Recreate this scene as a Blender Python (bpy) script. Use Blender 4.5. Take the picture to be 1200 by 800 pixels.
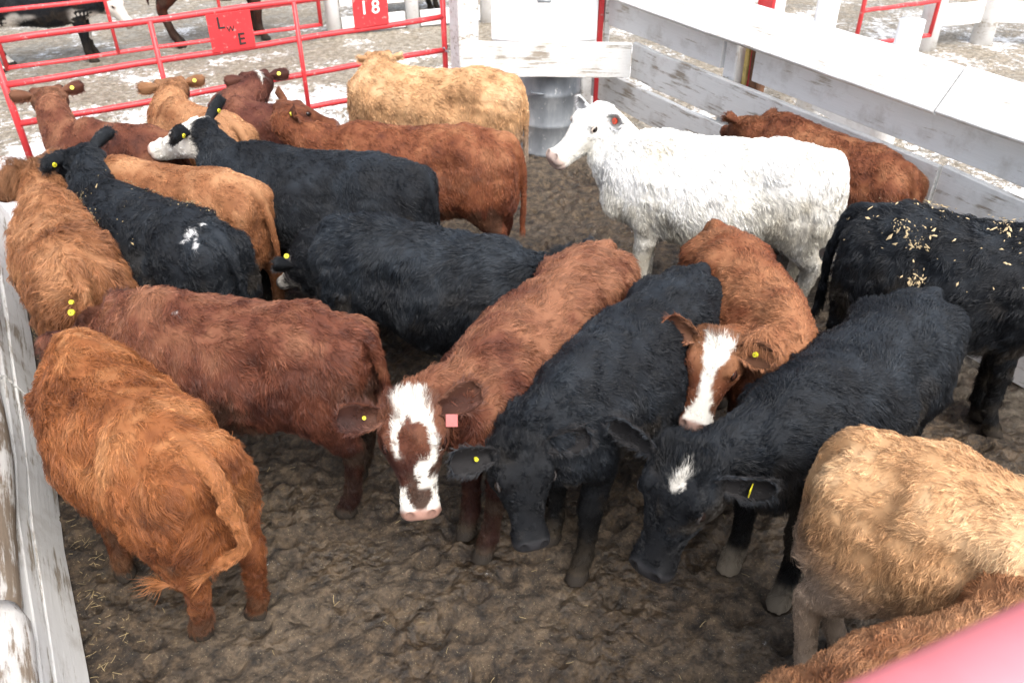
import bpy, bmesh, math, random, os
import numpy as np
from mathutils import Vector

PREVIEW = False
rng = np.random.default_rng(7)
random.seed(7)
for o in list(bpy.data.objects):
    bpy.data.objects.remove(o)
scene = bpy.context.scene
COL = scene.collection

# ------------------------------------------------------------------ camera
CAMZ, PITCH, FPX = 3.0, math.radians(35.0), 973.0
cam_d = bpy.data.cameras.new('camera')
cam_d.sensor_width = 36.0
cam_d.lens = 36.0 * FPX / 1200.0
cam_d.clip_start, cam_d.clip_end = 0.02, 500
cam_d.dof.use_dof = True
cam_d.dof.focus_distance = 3.7
cam_d.dof.aperture_fstop = 3.0
cam = bpy.data.objects.new('camera', cam_d)
cam.location = (0, 0, CAMZ)
cam.rotation_euler = (math.pi / 2 - PITCH, 0, 0)
COL.objects.link(cam)
scene.camera = cam

# ------------------------------------------------------------------ light
SUN_EL, SUN_ROT = math.radians(56), math.radians(150)
world = bpy.data.worlds.new('World')
scene.world = world
world.use_nodes = True
nt = world.node_tree
sky = nt.nodes.new('ShaderNodeTexSky')
sky.sky_type = 'NISHITA'
sky.sun_disc = False
sky.sun_elevation = SUN_EL
sky.sun_rotation = SUN_ROT
sky.air_density, sky.dust_density, sky.ozone_density = 1.0, 5.0, 1.0
bg = nt.nodes['Background']
bg.inputs['Strength'].default_value = 0.15
hsv = nt.nodes.new('ShaderNodeHueSaturation'); hsv.inputs['Saturation'].default_value = .55     # thin overcast
nt.links.new(sky.outputs[0], hsv.inputs['Color']); nt.links.new(hsv.outputs[0], bg.inputs[0])
sun_d = bpy.data.lights.new('sun', 'SUN')
sun_d.energy = 1.4
sun_d.angle = math.radians(50)
sun_d.color = (1.0, 0.97, 0.93)
sun = bpy.data.objects.new('sun', sun_d)
d = Vector((math.cos(SUN_EL) * math.sin(SUN_ROT), math.cos(SUN_EL) * math.cos(SUN_ROT), math.sin(SUN_EL)))
sun.rotation_euler = d.to_track_quat('Z', 'Y').to_euler()
COL.objects.link(sun)
scene.view_settings.view_transform = 'Standard'
scene.view_settings.look = 'None'
scene.view_settings.gamma = 1.0
scene.view_settings.exposure = 1.14
scene.cycles.max_bounces = 6
scene.cycles.diffuse_bounces = 3
scene.cycles.glossy_bounces = 2
scene.cycles.transmission_bounces = 4
scene.cycles.use_denoising = True
scene.cycles_curves.shape = 'RIBBONS'
scene.cycles_curves.subdivisions = 1

# ------------------------------------------------------------------ helpers
def V(*a): return np.array(a, float)
def nrm(a): return a / (np.linalg.norm(a, axis=-1, keepdims=True) + 1e-9)

def at(px, py, z):
    """world point at height z seen at photo pixel (px,py): used to survey the yard from the photograph"""
    ang = PITCH + math.atan((py - 400) / FPX)
    Y = (CAMZ - z) / math.tan(ang)
    dep = Y * math.cos(PITCH) + (CAMZ - z) * math.sin(PITCH)
    return V((px - 600) / FPX * dep, Y, z)

def proj(p):
    dep = p[1] * math.cos(PITCH) + (CAMZ - p[2]) * math.sin(PITCH)
    up = p[1] * math.sin(PITCH) - (CAMZ - p[2]) * math.cos(PITCH)
    return 600 + FPX * p[0] / dep, 400 - FPX * up / dep

_perm = rng.integers(0, 2**31, 4096).astype(np.int64)
def _hash(ix, iy, iz, seed):
    h = (ix * 73856093) ^ (iy * 19349663) ^ (iz * 83492791) ^ (seed * 2654435761)
    h = _perm[h & 4095] ^ (h >> 7)
    h = _perm[h & 4095]
    return (h & 0xffff) / 65535.0 * 2 - 1
def noise(p, seed=0):
    f = np.floor(p).astype(np.int64)
    t = p - f
    t = t * t * (3 - 2 * t)
    r = 0
    for dx in (0, 1):
        wx = t[:, 0] if dx else 1 - t[:, 0]
        for dy in (0, 1):
            wy = t[:, 1] if dy else 1 - t[:, 1]
            for dz in (0, 1):
                wz = t[:, 2] if dz else 1 - t[:, 2]
                r = r + wx * wy * wz * _hash(f[:, 0] + dx, f[:, 1] + dy, f[:, 2] + dz, seed)
    return r
def fbm(p, oct=4, seed=0):
    a, s, r = 1.0, 1.0, 0
    for i in range(oct):
        r = r + a * noise(p * s + 17.3 * i, seed + i)
        a *= .5; s *= 2.03
    return r
def noise3(p, seed=0):
    return np.stack([noise(p, seed), noise(p + 31.7, seed + 11), noise(p - 57.1, seed + 23)], 1)
def sstep(a, b, x):
    t = np.clip((x - a) / (b - a), 0, 1)
    return t * t * (3 - 2 * t)

def tag(o, label=None, cat=None, group=None, kind=None):
    if label: o['label'] = label
    if cat: o['category'] = cat
    if group: o['group'] = group
    if kind: o['kind'] = kind
    return o

def link(name, me, mat=None, parent=None, smooth=True):
    if mat is not None:
        me.materials.append(mat)
    o = bpy.data.objects.new(name, me)
    COL.objects.link(o)
    if parent is not None:
        o.parent = parent
    if smooth and hasattr(me, 'polygons') and len(me.polygons):
        me.polygons.foreach_set('use_smooth', [True] * len(me.polygons))
    return o

def empty(name, loc, rz=0.0):
    o = bpy.data.objects.new(name, None)
    o.location = [float(v) for v in loc]
    o.rotation_euler = (0, 0, rz)
    o.empty_display_size = .1
    COL.objects.link(o)
    return o

# ------------------------------------------------------------------ materials
def mat(name, build):
    m = bpy.data.materials.new(name)
    m.use_nodes = True
    n = m.node_tree
    b = n.nodes['Principled BSDF']
    build(n, b)
    return m
def N(n, t, **kw):
    x = n.nodes.new(t)
    for k, v in kw.items():
        if k.startswith('i_'):
            x.inputs[k[2:]].default_value = v
        else:
            setattr(x, k, v)
    return x
def ramp(n, src, stops, interp='LINEAR'):
    r = n.nodes.new('ShaderNodeValToRGB')
    r.color_ramp.interpolation = interp
    e = r.color_ramp.elements
    while len(e) > 1: e.remove(e[0])
    e[0].position, e[0].color = stops[0][0], (*stops[0][1], 1)
    for p, c in stops[1:]:
        k = e.new(p); k.color = (*c, 1)
    n.links.new(src, r.inputs[0])
    return r.outputs[0]
def mix(n, fac, a, b, bt='MIX'):
    m = n.nodes.new('ShaderNodeMix')
    m.data_type = 'RGBA'; m.blend_type = bt
    for s, v in ((m.inputs[0], fac), (m.inputs[6], a), (m.inputs[7], b)):
        if hasattr(v, 'is_linked'): n.links.new(v, s)
        elif isinstance(v, (int, float)): s.default_value = v
        else: s.default_value = (*v, 1)
    return m.outputs[2]
def math_n(n, op, a, b=0.0):
    m = n.nodes.new('ShaderNodeMath'); m.operation = op
    for s, v in ((m.inputs[0], a), (m.inputs[1], b)):
        if hasattr(v, 'is_linked'): n.links.new(v, s)
        else: s.default_value = v
    return m.outputs[0]
def coords(n, scale=(1, 1, 1), obj=True):
    tc = n.nodes.new('ShaderNodeTexCoord')
    mp = n.nodes.new('ShaderNodeMapping')
    mp.inputs['Scale'].default_value = scale
    n.links.new(tc.outputs['Object'], mp.inputs[0])
    return mp.outputs[0]
def nz(n, vec, scale, detail=4, rough=.55):
    x = N(n, 'ShaderNodeTexNoise')
    x.inputs['Scale'].default_value = scale
    x.inputs['Detail'].default_value = detail
    x.inputs['Roughness'].default_value = rough
    n.links.new(vec, x.inputs['Vector'])
    return x.outputs['Fac']
def bump(n, b, h, strength, dist):
    bp = N(n, 'ShaderNodeBump')
    bp.inputs['Strength'].default_value = strength
    bp.inputs['Distance'].default_value = dist
    n.links.new(h, bp.inputs['Height'])
    n.links.new(bp.outputs[0], b.inputs['Normal'])

def coat_skin(n, b):
    a = N(n, 'ShaderNodeAttribute', attribute_name='coat')
    w = N(n, 'ShaderNodeAttribute', attribute_name='wet')
    n.links.new(a.outputs['Color'], b.inputs['Base Color'])
    n.links.new(math_n(n, 'SUBTRACT', .75, math_n(n, 'MULTIPLY', w.outputs['Fac'], .45)), b.inputs['Roughness'])
    b.inputs['Specular IOR Level'].default_value = .22
    v = coords(n)
    bump(n, b, nz(n, v, 90, 3), .35, .004)
M_SKIN = mat('cattle_skin', coat_skin)
def coat_fur(n, b):
    a = N(n, 'ShaderNodeAttribute', attribute_name='coat')
    n.links.new(a.outputs['Color'], b.inputs['Base Color'])
    b.inputs['Roughness'].default_value = .45
    b.inputs['Specular IOR Level'].default_value = .32
M_FUR = mat('cattle_fur', coat_fur)
def eye_m(n, b):
    b.inputs['Base Color'].default_value = (.012, .008, .007, 1); b.inputs['Roughness'].default_value = .08
M_EYE = mat('wet_dark_eye', eye_m)
def flat(name, col, rough=.5, metal=0.0, bscale=None, bstr=.2, var=0.0):
    def f(n, b):
        b.inputs['Roughness'].default_value = rough
        b.inputs['Metallic'].default_value = metal
        v = coords(n)
        if var:
            c = mix(n, ramp(n, nz(n, v, 14, 5), [(.35, (0,) * 3), (.65, (1,) * 3)]), tuple(x * (1 - var) for x in col), tuple(min(1, x * (1 + var)) for x in col))
            n.links.new(c, b.inputs['Base Color'])
        else:
            b.inputs['Base Color'].default_value = (*col, 1)
        if bscale: bump(n, b, nz(n, v, bscale, 4), bstr, .004)
    return mat(name, f)
M_TAG = flat('yellow_tag_plastic', (.62, .56, .03), .45)
M_TAGC = flat('dark_tag_centre', (.12, .11, .03), .5)
M_TAGP = flat('pink_tag_plastic', (.42, .13, .12), .5, var=.2)
M_TAGO = flat('orange_tag_plastic', (.7, .07, .03), .5)
def red_paint(n, b):
    v = coords(n)
    chips = ramp(n, nz(n, v, 26, 6, .7), [(.60, (0,) * 3), (.66, (1,) * 3)])
    fade = nz(n, v, 5, 4)
    c = mix(n, fade, (.52, .028, .035), (.74, .06, .065))
    c = mix(n, chips, c, (.55, .27, .25))
    rust = ramp(n, nz(n, v, 9, 8, .75), [(.66, (0,) * 3), (.70, (1,) * 3)])
    c = mix(n, rust, c, (.16, .05, .03))
    n.links.new(c, b.inputs['Base Color'])
    b.inputs['Roughness'].default_value = .42
    bump(n, b, nz(n, v, 60, 4), .25, .002)
M_RED = mat('chipped_red_paint', red_paint)
def wood_white(base, bare, amount, name, along=(1.2, 14, 14)):
    def f(n, b):
        v = coords(n, along)
        v2 = coords(n)
        g = nz(n, v, 5, 7, .65)
        wear = nz(n, v, 2.2, 9, .72)
        blot = nz(n, v2, 2.4, 6, .65)
        tot = math_n(n, 'ADD', math_n(n, 'MULTIPLY', wear, .62), math_n(n, 'MULTIPLY', blot, .38))
        m1 = ramp(n, tot, [(amount, (0,) * 3), (amount + .06, (1,) * 3)])
        paint = mix(n, g, tuple(x * .84 for x in base), base)
        wood = mix(n, g, tuple(x * .55 for x in bare), tuple(min(1, x * 1.35) for x in bare))
        c = mix(n, m1, paint, wood)
        dirt = ramp(n, nz(n, v2, 5, 8, .7), [(.5, (0,) * 3), (.72, (1,) * 3)])
        c = mix(n, math_n(n, 'MULTIPLY', dirt, .4), c, (.28, .23, .17))
        n.links.new(c, b.inputs['Base Color'])
        b.inputs['Roughness'].default_value = .75
        bump(n, b, math_n(n, 'ADD', g, math_n(n, 'MULTIPLY', m1, -.3)), .5, .006)
    return mat(name, f)
M_PINK = flat('overexposed_red_paint', (.80, .20, .23), .35, var=.06)  # red paint lightened to pink: bright light and overexposure put into the colour
M_WHITE = wood_white((.84, .84, .83), (.44, .39, .32), .565, 'whitewashed_board')
M_WORN = wood_white((.83, .825, .80), (.36, .31, .25), .53, 'worn_whitewash_board')
M_LOG = wood_white((.78, .76, .72), (.26, .20, .145), .47, 'weathered_log')
def galv(n, b):
    v = coords(n, (1, 1, .45))
    a = nz(n, v, 7, 6, .6)
    c = ramp(n, a, [(.3, (.20, .22, .245)), (.55, (.30, .325, .35)), (.7, (.46, .48, .50))])
    d = ramp(n, nz(n, v, 16, 8, .75), [(.60, (0,) * 3), (.66, (1,) * 3)])
    c = mix(n, d, c, (.75, .76, .76))
    n.links.new(c, b.inputs['Base Color'])
    b.inputs['Metallic'].default_value = .35; b.inputs['Roughness'].default_value = .5
    bump(n, b, a, .2, .01)
M_GALV = mat('galvanised_steel', galv)
M_PANEL = flat('white_painted_steel', (.85, .85, .85), .45, bscale=8, bstr=.1, var=.03)
M_RUST = flat('rusty_timber', (.13, .06, .03), .85, bscale=30, bstr=.6, var=.5)
M_YEL = flat('bare_yellow_pine', (.62, .47, .16), .7, bscale=25, bstr=.3, var=.25)
M_BLACKP = flat('black_stencil_paint', (.03, .02, .02), .6, var=.3)
M_WHITEP = flat('white_number_paint', (.85, .82, .8), .5, var=.1)
M_STRAW = flat('straw', (.30, .23, .12), .8, var=.3)
M_CHAFF = flat('pale_chaff', (.48, .37, .21), .8, var=.3)
M_SNOW = flat('dirty_snow', (.82, .83, .85), .7, bscale=30, bstr=.8, var=.12)
M_DUNG = flat('fresh_dung', (.035, .03, .022), .45, bscale=22, bstr=.8, var=.35)

# pen geometry surveyed from the photograph: a rectangle turned about 30 degrees
FD = nrm(V(-.57, 1.0, 0))              # along both side fences, away from the camera
FN = V(FD[1], -FD[0], 0)               # towards the right
LF0 = V(-1.70, 1.89, 0)                # a point on the left fence
RF0 = V(1.04, 7.2, 0)                  # a point on the right fence

# ------------------------------------------------------------------ ground
def ground():
    def axis(lo, hi, a, b, fine, coarse):
        r = [a]
        while r[-1] < b: r.append(r[-1] + fine)
        s = fine
        while r[-1] < hi: s = min(s * 1.25, coarse); r.append(r[-1] + s)
        s = fine; l = []
        x = a
        while x > lo: s = min(s * 1.25, coarse); x -= s; l.append(x)
        return np.array(l[::-1] + r)
    f = .06 if PREVIEW else .02
    xs = axis(-60, 60, -4.2, 3.6, f, 6); ys = axis(-40, 90, 1.2, 8.6, f, 6)
    X, Y = np.meshgrid(xs, ys, indexing='xy')
    P = np.stack([X.ravel(), Y.ravel(), np.zeros(X.size)], 1)
    near = np.exp(-((P[:, 0] / 9)**4 + ((P[:, 1] - 5) / 9)**4))
    z = .018 * fbm(P * 1.7, 3, 3)
    w = P + .12 * noise3(P * 5, 41)
    churn = 1 - np.abs(fbm(w * V(6.5, 6.5, 1), 4, 5))
    z += .019 * churn + .011 * (1 - np.abs(fbm(w * 15, 3, 9))) + .008 * np.abs(noise(w * 31, 15))
    fine = fbm(w * 38, 2, 19); z += .006 * fine
    # hoof pocks
    r2 = np.random.default_rng(3)
    n = 1500
    hx = r2.uniform(-4, 3.5, n); hy = r2.uniform(1.3, 8.5, n)
    Z = z.reshape(X.shape)
    for a, b_ in zip(hx, hy):
        i0, i1 = np.searchsorted(ys, (b_ - .11, b_ + .11)); j0, j1 = np.searchsorted(xs, (a - .11, a + .11))
        if i1 <= i0 or j1 <= j0: continue
        dx = X[i0:i1, j0:j1] - a; dy = Y[i0:i1, j0:j1] - b_
        th = (a * 37.7) % 3.14
        u = dx * math.cos(th) + dy * math.sin(th); v = -dx * math.sin(th) + dy * math.cos(th)
        rr = np.sqrt((u / .06)**2 + (v / .045)**2)
        Z[i0:i1, j0:j1] += -.032 * np.exp(-rr**3) + .013 * np.exp(-((rr - 1.35) / .3)**2)
    z = (Z.ravel() - .025) * near
    P[:, 2] = z
    nx, ny = len(xs), len(ys)
    idx = np.arange(nx * ny).reshape(ny, nx)
    F = np.stack([idx[:-1, :-1], idx[:-1, 1:], idx[1:, 1:], idx[1:, :-1]], -1).reshape(-1, 4)
    me = bpy.data.meshes.new('ground')
    me.vertices.add(len(P)); me.vertices.foreach_set('co', P.ravel())
    me.loops.add(F.size); me.loops.foreach_set('vertex_index', F.ravel())
    me.polygons.add(len(F)); me.polygons.foreach_set('loop_start', np.arange(0, F.size, 4)); me.polygons.foreach_set('loop_total', np.full(len(F), 4))
    me.update()
    me.validate()
    def mud(n, b):
        tc = n.nodes.new('ShaderNodeTexCoord'); v = tc.outputs['Object']
        b.inputs['Specular IOR Level'].default_value = .6
        sep = N(n, 'ShaderNodeSeparateXYZ'); n.links.new(v, sep.inputs[0])
        big = nz(n, v, 1.1, 5, .6); mid = nz(n, v, 13, 10, .80); fin = nz(n, v, 55, 6, .75)
        c = ramp(n, mid, [(.38, (.009, .006, .0038)), (.49, (.036, .0235, .0135)), (.61, (.104, .069, .038))])
        c2 = ramp(n, mid, [(.38, (.015, .011, .0075)), (.60, (.128, .092, .058))])
        c = mix(n, ramp(n, big, [(.42, (0,) * 3), (.62, (1,) * 3)]), c, c2)
        # drier, paler trampled ground beyond the gate and the right fence
        out = math_n(n, 'ADD', math_n(n, 'MULTIPLY', sep.outputs[1], .867), math_n(n, 'MULTIPLY', sep.outputs[0], -.0))
        gl = math_n(n, 'ADD', math_n(n, 'MULTIPLY', sep.outputs[0], float(FD[0])), math_n(n, 'MULTIPLY', sep.outputs[1], float(FD[1])))
        dist = math_n(n, 'SUBTRACT', gl, 6.75)
        lat = math_n(n, 'SUBTRACT', math_n(n, 'ADD', math_n(n, 'MULTIPLY', sep.outputs[0], float(FN[0])), math_n(n, 'MULTIPLY', sep.outputs[1], float(FN[1]))), 4.47)
        outm = math_n(n, 'MAXIMUM', dist, lat)
        far = ramp(n, math_n(n, 'ADD', math_n(n, 'MULTIPLY', outm, .4), .5), [(.30, (0,) * 3), (.62, (1,) * 3)])
        dry = ramp(n, mid, [(.36, (.12, .10, .070)), (.5, (.23, .195, .145)), (.64, (.42, .38, .32))])
        c = mix(n, far, c, dry)
        straw = ramp(n, nz(n, v, 120, 2, .5), [(.66, (0,) * 3), (.70, (1,) * 3)])
        c = mix(n, math_n(n, 'MULTIPLY', straw, .5), c, (.34, .28, .17))
        # trampled snow and lime: patchy, broken
        sn = math_n(n, 'ADD', math_n(n, 'MULTIPLY', nz(n, v, 1.5, 3, .5), .38), math_n(n, 'MULTIPLY', nz(n, v, 11, 10, .84), .62))
        band = ramp(n, math_n(n, 'MULTIPLY', dist, .25), [(.0, (.0,) * 3), (.10, (.85,) * 3), (.42, (1,) * 3), (.55, (.6,) * 3), (1.0, (.35,) * 3)])
        edge = math_n(n, 'SUBTRACT', sn, math_n(n, 'SUBTRACT', .625, math_n(n, 'MAXIMUM', math_n(n, 'MULTIPLY', math_n(n, 'MULTIPLY', band, ramp(n, math_n(n, 'ADD', math_n(n, 'MULTIPLY', lat, .5), .5), [(.5, (1,) * 3), (.62, (.45,) * 3)])), .19), ramp(n, math_n(n, 'MULTIPLY', lat, .5), [(.22, (0,) * 3), (.5, (.105,) * 3)]))))
        m = ramp(n, math_n(n, 'MULTIPLY', edge, 10), [(.0, (0,) * 3), (.30, (1,) * 3)])
        c = mix(n, m, c, (.80, .80, .80))
        n.links.new(c, b.inputs['Base Color'])
        wet = ramp(n, nz(n, v, 3.2, 5, .6), [(.42, (.30,) * 3), (.54, (.78,) * 3)])
        n.links.new(wet, b.inputs['Roughness'])
        def clod(scale):
            dn = N(n, 'ShaderNodeTexNoise'); dn.inputs['Scale'].default_value = scale * .7; dn.inputs['Detail'].default_value = 3
            n.links.new(v, dn.inputs['Vector'])
            wv = N(n, 'ShaderNodeVectorMath', operation='MULTIPLY_ADD'); n.links.new(dn.outputs['Color'], wv.inputs[0]); wv.inputs[1].default_value = (1.3 / scale,) * 3; n.links.new(v, wv.inputs[2])
            vo = N(n, 'ShaderNodeTexVoronoi'); vo.feature = 'SMOOTH_F1'; vo.inputs['Smoothness'].default_value = .35; vo.inputs['Scale'].default_value = scale
            n.links.new(wv.outputs[0], vo.inputs['Vector'])
            return vo.outputs['Distance']
        h = math_n(n, 'MULTIPLY', clod(17), -.9)
        h = math_n(n, 'ADD', h, math_n(n, 'MULTIPLY', clod(40), -.25))
        h = math_n(n, 'ADD', h, math_n(n, 'ADD', math_n(n, 'MULTIPLY', mid, .6), math_n(n, 'MULTIPLY', fin, .22)))
        bump(n, b, h, 1.0, .026)
    o = link('ground', me, mat('churned_mud', mud))
    tag(o, 'churned brown mud floor with hoof marks and trodden snow', kind='structure')
ground()

# ------------------------------------------------------------------ hard-surface builders
def beam_bm(bm, a, b, up, w, h, jit=0.0, segs=1, bev=.006, seed=0):
    """a sawn board from a to b; h along 'up', w across"""
    a, b, up = np.array(a, float), np.array(b, float), nrm(np.array(up, float))
    t = nrm(b - a); s = nrm(np.cross(t, up)); up = np.cross(s, t)
    r = np.random.default_rng(seed)
    rings = []
    prof = [(-w/2+bev, -h/2), (w/2-bev, -h/2), (w/2, -h/2+bev), (w/2, h/2-bev), (w/2-bev, h/2), (-w/2+bev, h/2), (-w/2, h/2-bev), (-w/2, -h/2+bev)]
    for k in range(segs + 1):
        c = a + (b - a) * k / segs
        ju, js, jh = (r.normal(0, jit, 3) if jit else (0, 0, 0))
        rings.append([bm.verts.new(c + s * (x + js) + up * (y * (1 + jh * 2) + ju)) for x, y in prof])
    for k in range(segs):
        for i in range(8):
            bm.faces.new((rings[k][i], rings[k][(i+1) % 8], rings[k+1][(i+1) % 8], rings[k+1][i]))
    bm.faces.new(rings[0][::-1]); bm.faces.new(rings[-1])
def tube_bm(bm, pts, r, k=12, cap=True):
    pts = [np.array(p, float) for p in pts]
    rings = []
    ref = None
    for i, p in enumerate(pts):
        t = nrm(pts[min(i+1, len(pts)-1)] - pts[max(i-1, 0)])
        if ref is None: ref = V(0, 0, 1) if abs(t[2]) < .9 else V(1, 0, 0)
        s = nrm(np.cross(t, ref)); u = np.cross(s, t)
        rr = r[i] if hasattr(r, '__len__') else r
        rings.append([bm.verts.new(p + rr * (s * math.cos(2*math.pi*j/k) + u * math.sin(2*math.pi*j/k))) for j in range(k)])
    for a, b in zip(rings[:-1], rings[1:]):
        for j in range(k):
            bm.faces.new((a[j], a[(j+1) % k], b[(j+1) % k], b[j]))
    if cap:
        bm.faces.new(rings[0][::-1]); bm.faces.new(rings[-1])
def done(name, bm, m, parent=None, smooth=False):
    bmesh.ops.recalc_face_normals(bm, faces=bm.faces)
    me = bpy.data.meshes.new(name); bm.to_mesh(me); bm.free()
    return link(name, me, m, parent, smooth)
def local(o_loc):
    """points given in the world become local to an unrotated empty"""
    return lambda p: np.array(p, float) - np.array(o_loc, float)
def uv_origin(o, a):
    pass

def board(name, a, b, up, w, h, m, parent, org, jit=.004, seed=0):
    """board mesh whose own x axis runs along its length, so that the grain follows it"""
    a, b = np.array(a, float) - org, np.array(b, float) - org
    L = np.linalg.norm(b - a)
    bm = bmesh.new()
    t = nrm(b - a); s = nrm(np.cross(t, nrm(np.array(up, float)))); u = np.cross(s, t)
    beam_bm(bm, V(0, 0, 0), V(L, 0, 0), V(0, 0, 1), w, h, jit, max(2, int(L / .35)), .006, seed)
    o = done(name, bm, m, parent)
    from mathutils import Matrix
    # s_local = cross(x,z) = -y
    R = Matrix(((t[0], -s[0], u[0], a[0]), (t[1], -s[1], u[1], a[1]), (t[2], -s[2], u[2], a[2]), (0, 0, 0, 1)))
    o.matrix_local = R
    return o

# ------------------------------------------------------------------ gates
def tube_gate(P0, P1, rails, label, name='tube_gate', stays=(.0, .33, .66, 1.0), r=.024, group='red tube gates'):
    P0, P1 = V(*P0, 0), V(*P1, 0)
    g = empty(name, P0)
    tag(g, label, 'gate', group)
    D = P1 - P0
    for z in rails:
        bm = bmesh.new()
        n = 12
        pts = [D * (i / n) + V(0, 0, z + .004 * math.sin(i * 1.3 + z * 9)) for i in range(n + 1)]
        tube_bm(bm, pts, r)
        done('rail', bm, M_RED, g, True)
    for k, s in enumerate(stays):
        bm = bmesh.new()
        end = s in (0.0, 1.0)
        off = V(0, 0, 0) if end else -nrm(V(-D[1], D[0], 0)) * .02
        tube_bm(bm, [D * s + off + V(0, 0, min(rails) - (.02 if end else 0)), D * s + off + V(0, 0, max(rails) + (.02 if end else 0))], r * (1.05 if end else .8))
        done('upright', bm, M_RED, g, True)
    return g, D
G0, G1 = (-3.62, 5.90), (-.62, 7.82)
gate, GD = tube_gate(G0, G1, (.22, .52, .81, 1.10, 1.40), 'long red tube gate with two number plates closing the back of the cattle pen', stays=(0.0, .30, .615, 1.0))
gdir = nrm(GD); gnorm = V(gdir[1], -gdir[0], 0)      # towards the camera
def plate(s0, s1, z0, z1, name, texts, mtext):
    bm = bmesh.new()
    beam_bm(bm, GD * s0 + V(0, 0, (z0 + z1) / 2) + gnorm * .028, GD * s1 + V(0, 0, (z0 + z1) / 2) + gnorm * .028, V(0, 0, 1), .004, z1 - z0, bev=.001)
    p = done(name, bm, M_RED, gate)
    for ch, su, zz, size in texts:
        cu = bpy.data.curves.new('letter', 'FONT'); cu.body = ch; cu.size = size; cu.extrude = .0012; cu.offset = size * .012
        cu.align_x = 'CENTER'; cu.align_y = 'CENTER'
        tmp = bpy.data.objects.new('tmp', cu); COL.objects.link(tmp)
        dg = bpy.context.evaluated_depsgraph_get()
        me = bpy.data.meshes.new_from_object(tmp.evaluated_get(dg))
        bpy.data.objects.remove(tmp)
        o = link('letter', me, mtext, p, False)
        q = GD * su + V(0, 0, zz) + gnorm * .0325
        o.location = q
        o.rotation_euler = (math.pi / 2, 0, math.atan2(gdir[1], gdir[0]))
    return p
plate(.415, .512, 1.105, 1.39, 'brand_plate', [('L', .443, 1.315, .125), ('W', .463, 1.262, .06), ('E', .483, 1.175, .125)], M_BLACKP)
plate(.755, .845, 1.12, 1.48, 'number_plate', [('1', .783, 1.275, .155), ('8', .813, 1.27, .155)], M_WHITEP)
# latch chain
bm = bmesh.new()
for i in range(9):
    a = i * 2 * math.pi / 9
    c = GD + V(.03 * math.cos(a), .05 * math.sin(a), .81 + .02 * math.sin(2 * a))
    tube_bm(bm, [c, c + V(.012, .012, .012), c + V(.02, -.005, 0)], .006, 6)
done('latch_chain', bm, M_GALV, gate, True)

g2, _ = tube_gate((-5.55, 9.2), (-2.45, 11.05), (.22, .52, .81, 1.10, 1.40), 'red tube gate of the next pen seen through the number plate gate', stays=(0.0, .32, .66, 1.0))
a_, b_ = at(938, 30, .35), at(1040, 44, .22)
g3, _ = tube_gate((4.05, 10.05), (5.15, 10.55), (.22, .62, 1.02, 1.4), 'short red tube gate beyond the right board fence', stays=(0.0, 1.0))

# ------------------------------------------------------------------ board fences
def fence_pt(o, s, z, off=0.0): return o + FD * s + FN * off + V(0, 0, z)

# right fence
rf = empty('board_fence', RF0)
tag(rf, 'right hand whitewashed board fence with a wide sloping top plank', 'fence')
S0, S1 = .75, -6.6
for k, (z, h, off, s0, s1, m) in enumerate([
        (.155, .27, .0, .62, -3.0, M_WORN), (.155, .27, .0, -3.02, -6.6, M_WORN),
        (.90, .29, .0, .0, -3.0, M_WORN), (.90, .29, .0, -3.02, -6.6, M_WORN),
        (.56, .27, .0, .66, -3.0, M_WORN), (.56, .27, .0, -3.02, -6.6, M_WORN),
        (1.22, .27, .055, .86, -1.02, M_WHITE), (1.22, .27, .055, -1.36, -6.6, M_WHITE)]):
    if z == .155: pass
    board('board', fence_pt(RF0, s0, z, off), fence_pt(RF0, s1, z, off), (0, 0, 1), .045, h, m, rf, RF0, seed=k)
for s0_, s1_, sd_ in ((.9, -2.95, 31), (-2.965, -6.6, 32)):
    board('top_plank', fence_pt(RF0, s0_, 1.485, -.06), fence_pt(RF0, s1_, 1.485, -.06), V(0, 0, 1) + FN * .75, .045, .29, M_WHITE, rf, RF0, seed=sd_)
for s in (.8, -1.10, -4.1, -6.5):
    bm = bmesh.new(); q = fence_pt(V(0, 0, 0), s, 0, .10)
    beam_bm(bm, q + V(0, 0, -.1), q + V(0, 0, 1.95), FD, .11, .13, .002, 4, .01, 5)
    done('post', bm, M_WHITE, rf)
q = fence_pt(V(0, 0, 0), -1.21, 0, .115)
bm = bmesh.new(); beam_bm(bm, q + V(0, 0, .9), q + V(0, 0, 1.40), FD, .03, .04, .003, 3, .006, 6); done('bare_strip', bm, M_YEL, rf)
q = fence_pt(V(0, 0, 0), -1.31, 0, .12)
bm = bmesh.new(); beam_bm(bm, q + V(0, 0, -.05), q + V(0, 0, 1.40), FD, .09, .10, .008, 8, .01, 7); done('rotten_post', bm, M_RUST, rf)
bm = bmesh.new(); q = fence_pt(V(0, 0, 0), -1.22, 0, .20)
beam_bm(bm, q + V(0, 0, 0), q + V(0, 0, 2.3), FD, .03, .16, 0, 1, .01, 8)
o = done('gate_post', bm, M_RED); o.location = RF0
tag(o, 'flat red steel post rising behind the right board fence', 'post')
bm = bmesh.new(); q = fence_pt(V(0, 0, 0), -5.62, 0, -.05)
beam_bm(bm, V(0, 0, 0), V(0, 0, 1.08), FD, .03, .09, 0, 1, .008, 8)
o = done('red_steel_post', bm, M_RED); o.location = fence_pt(RF0, -3.72, 0, -.045)
tag(o, 'short red steel post against the boards behind the black calf with chaff', 'post')

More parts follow.
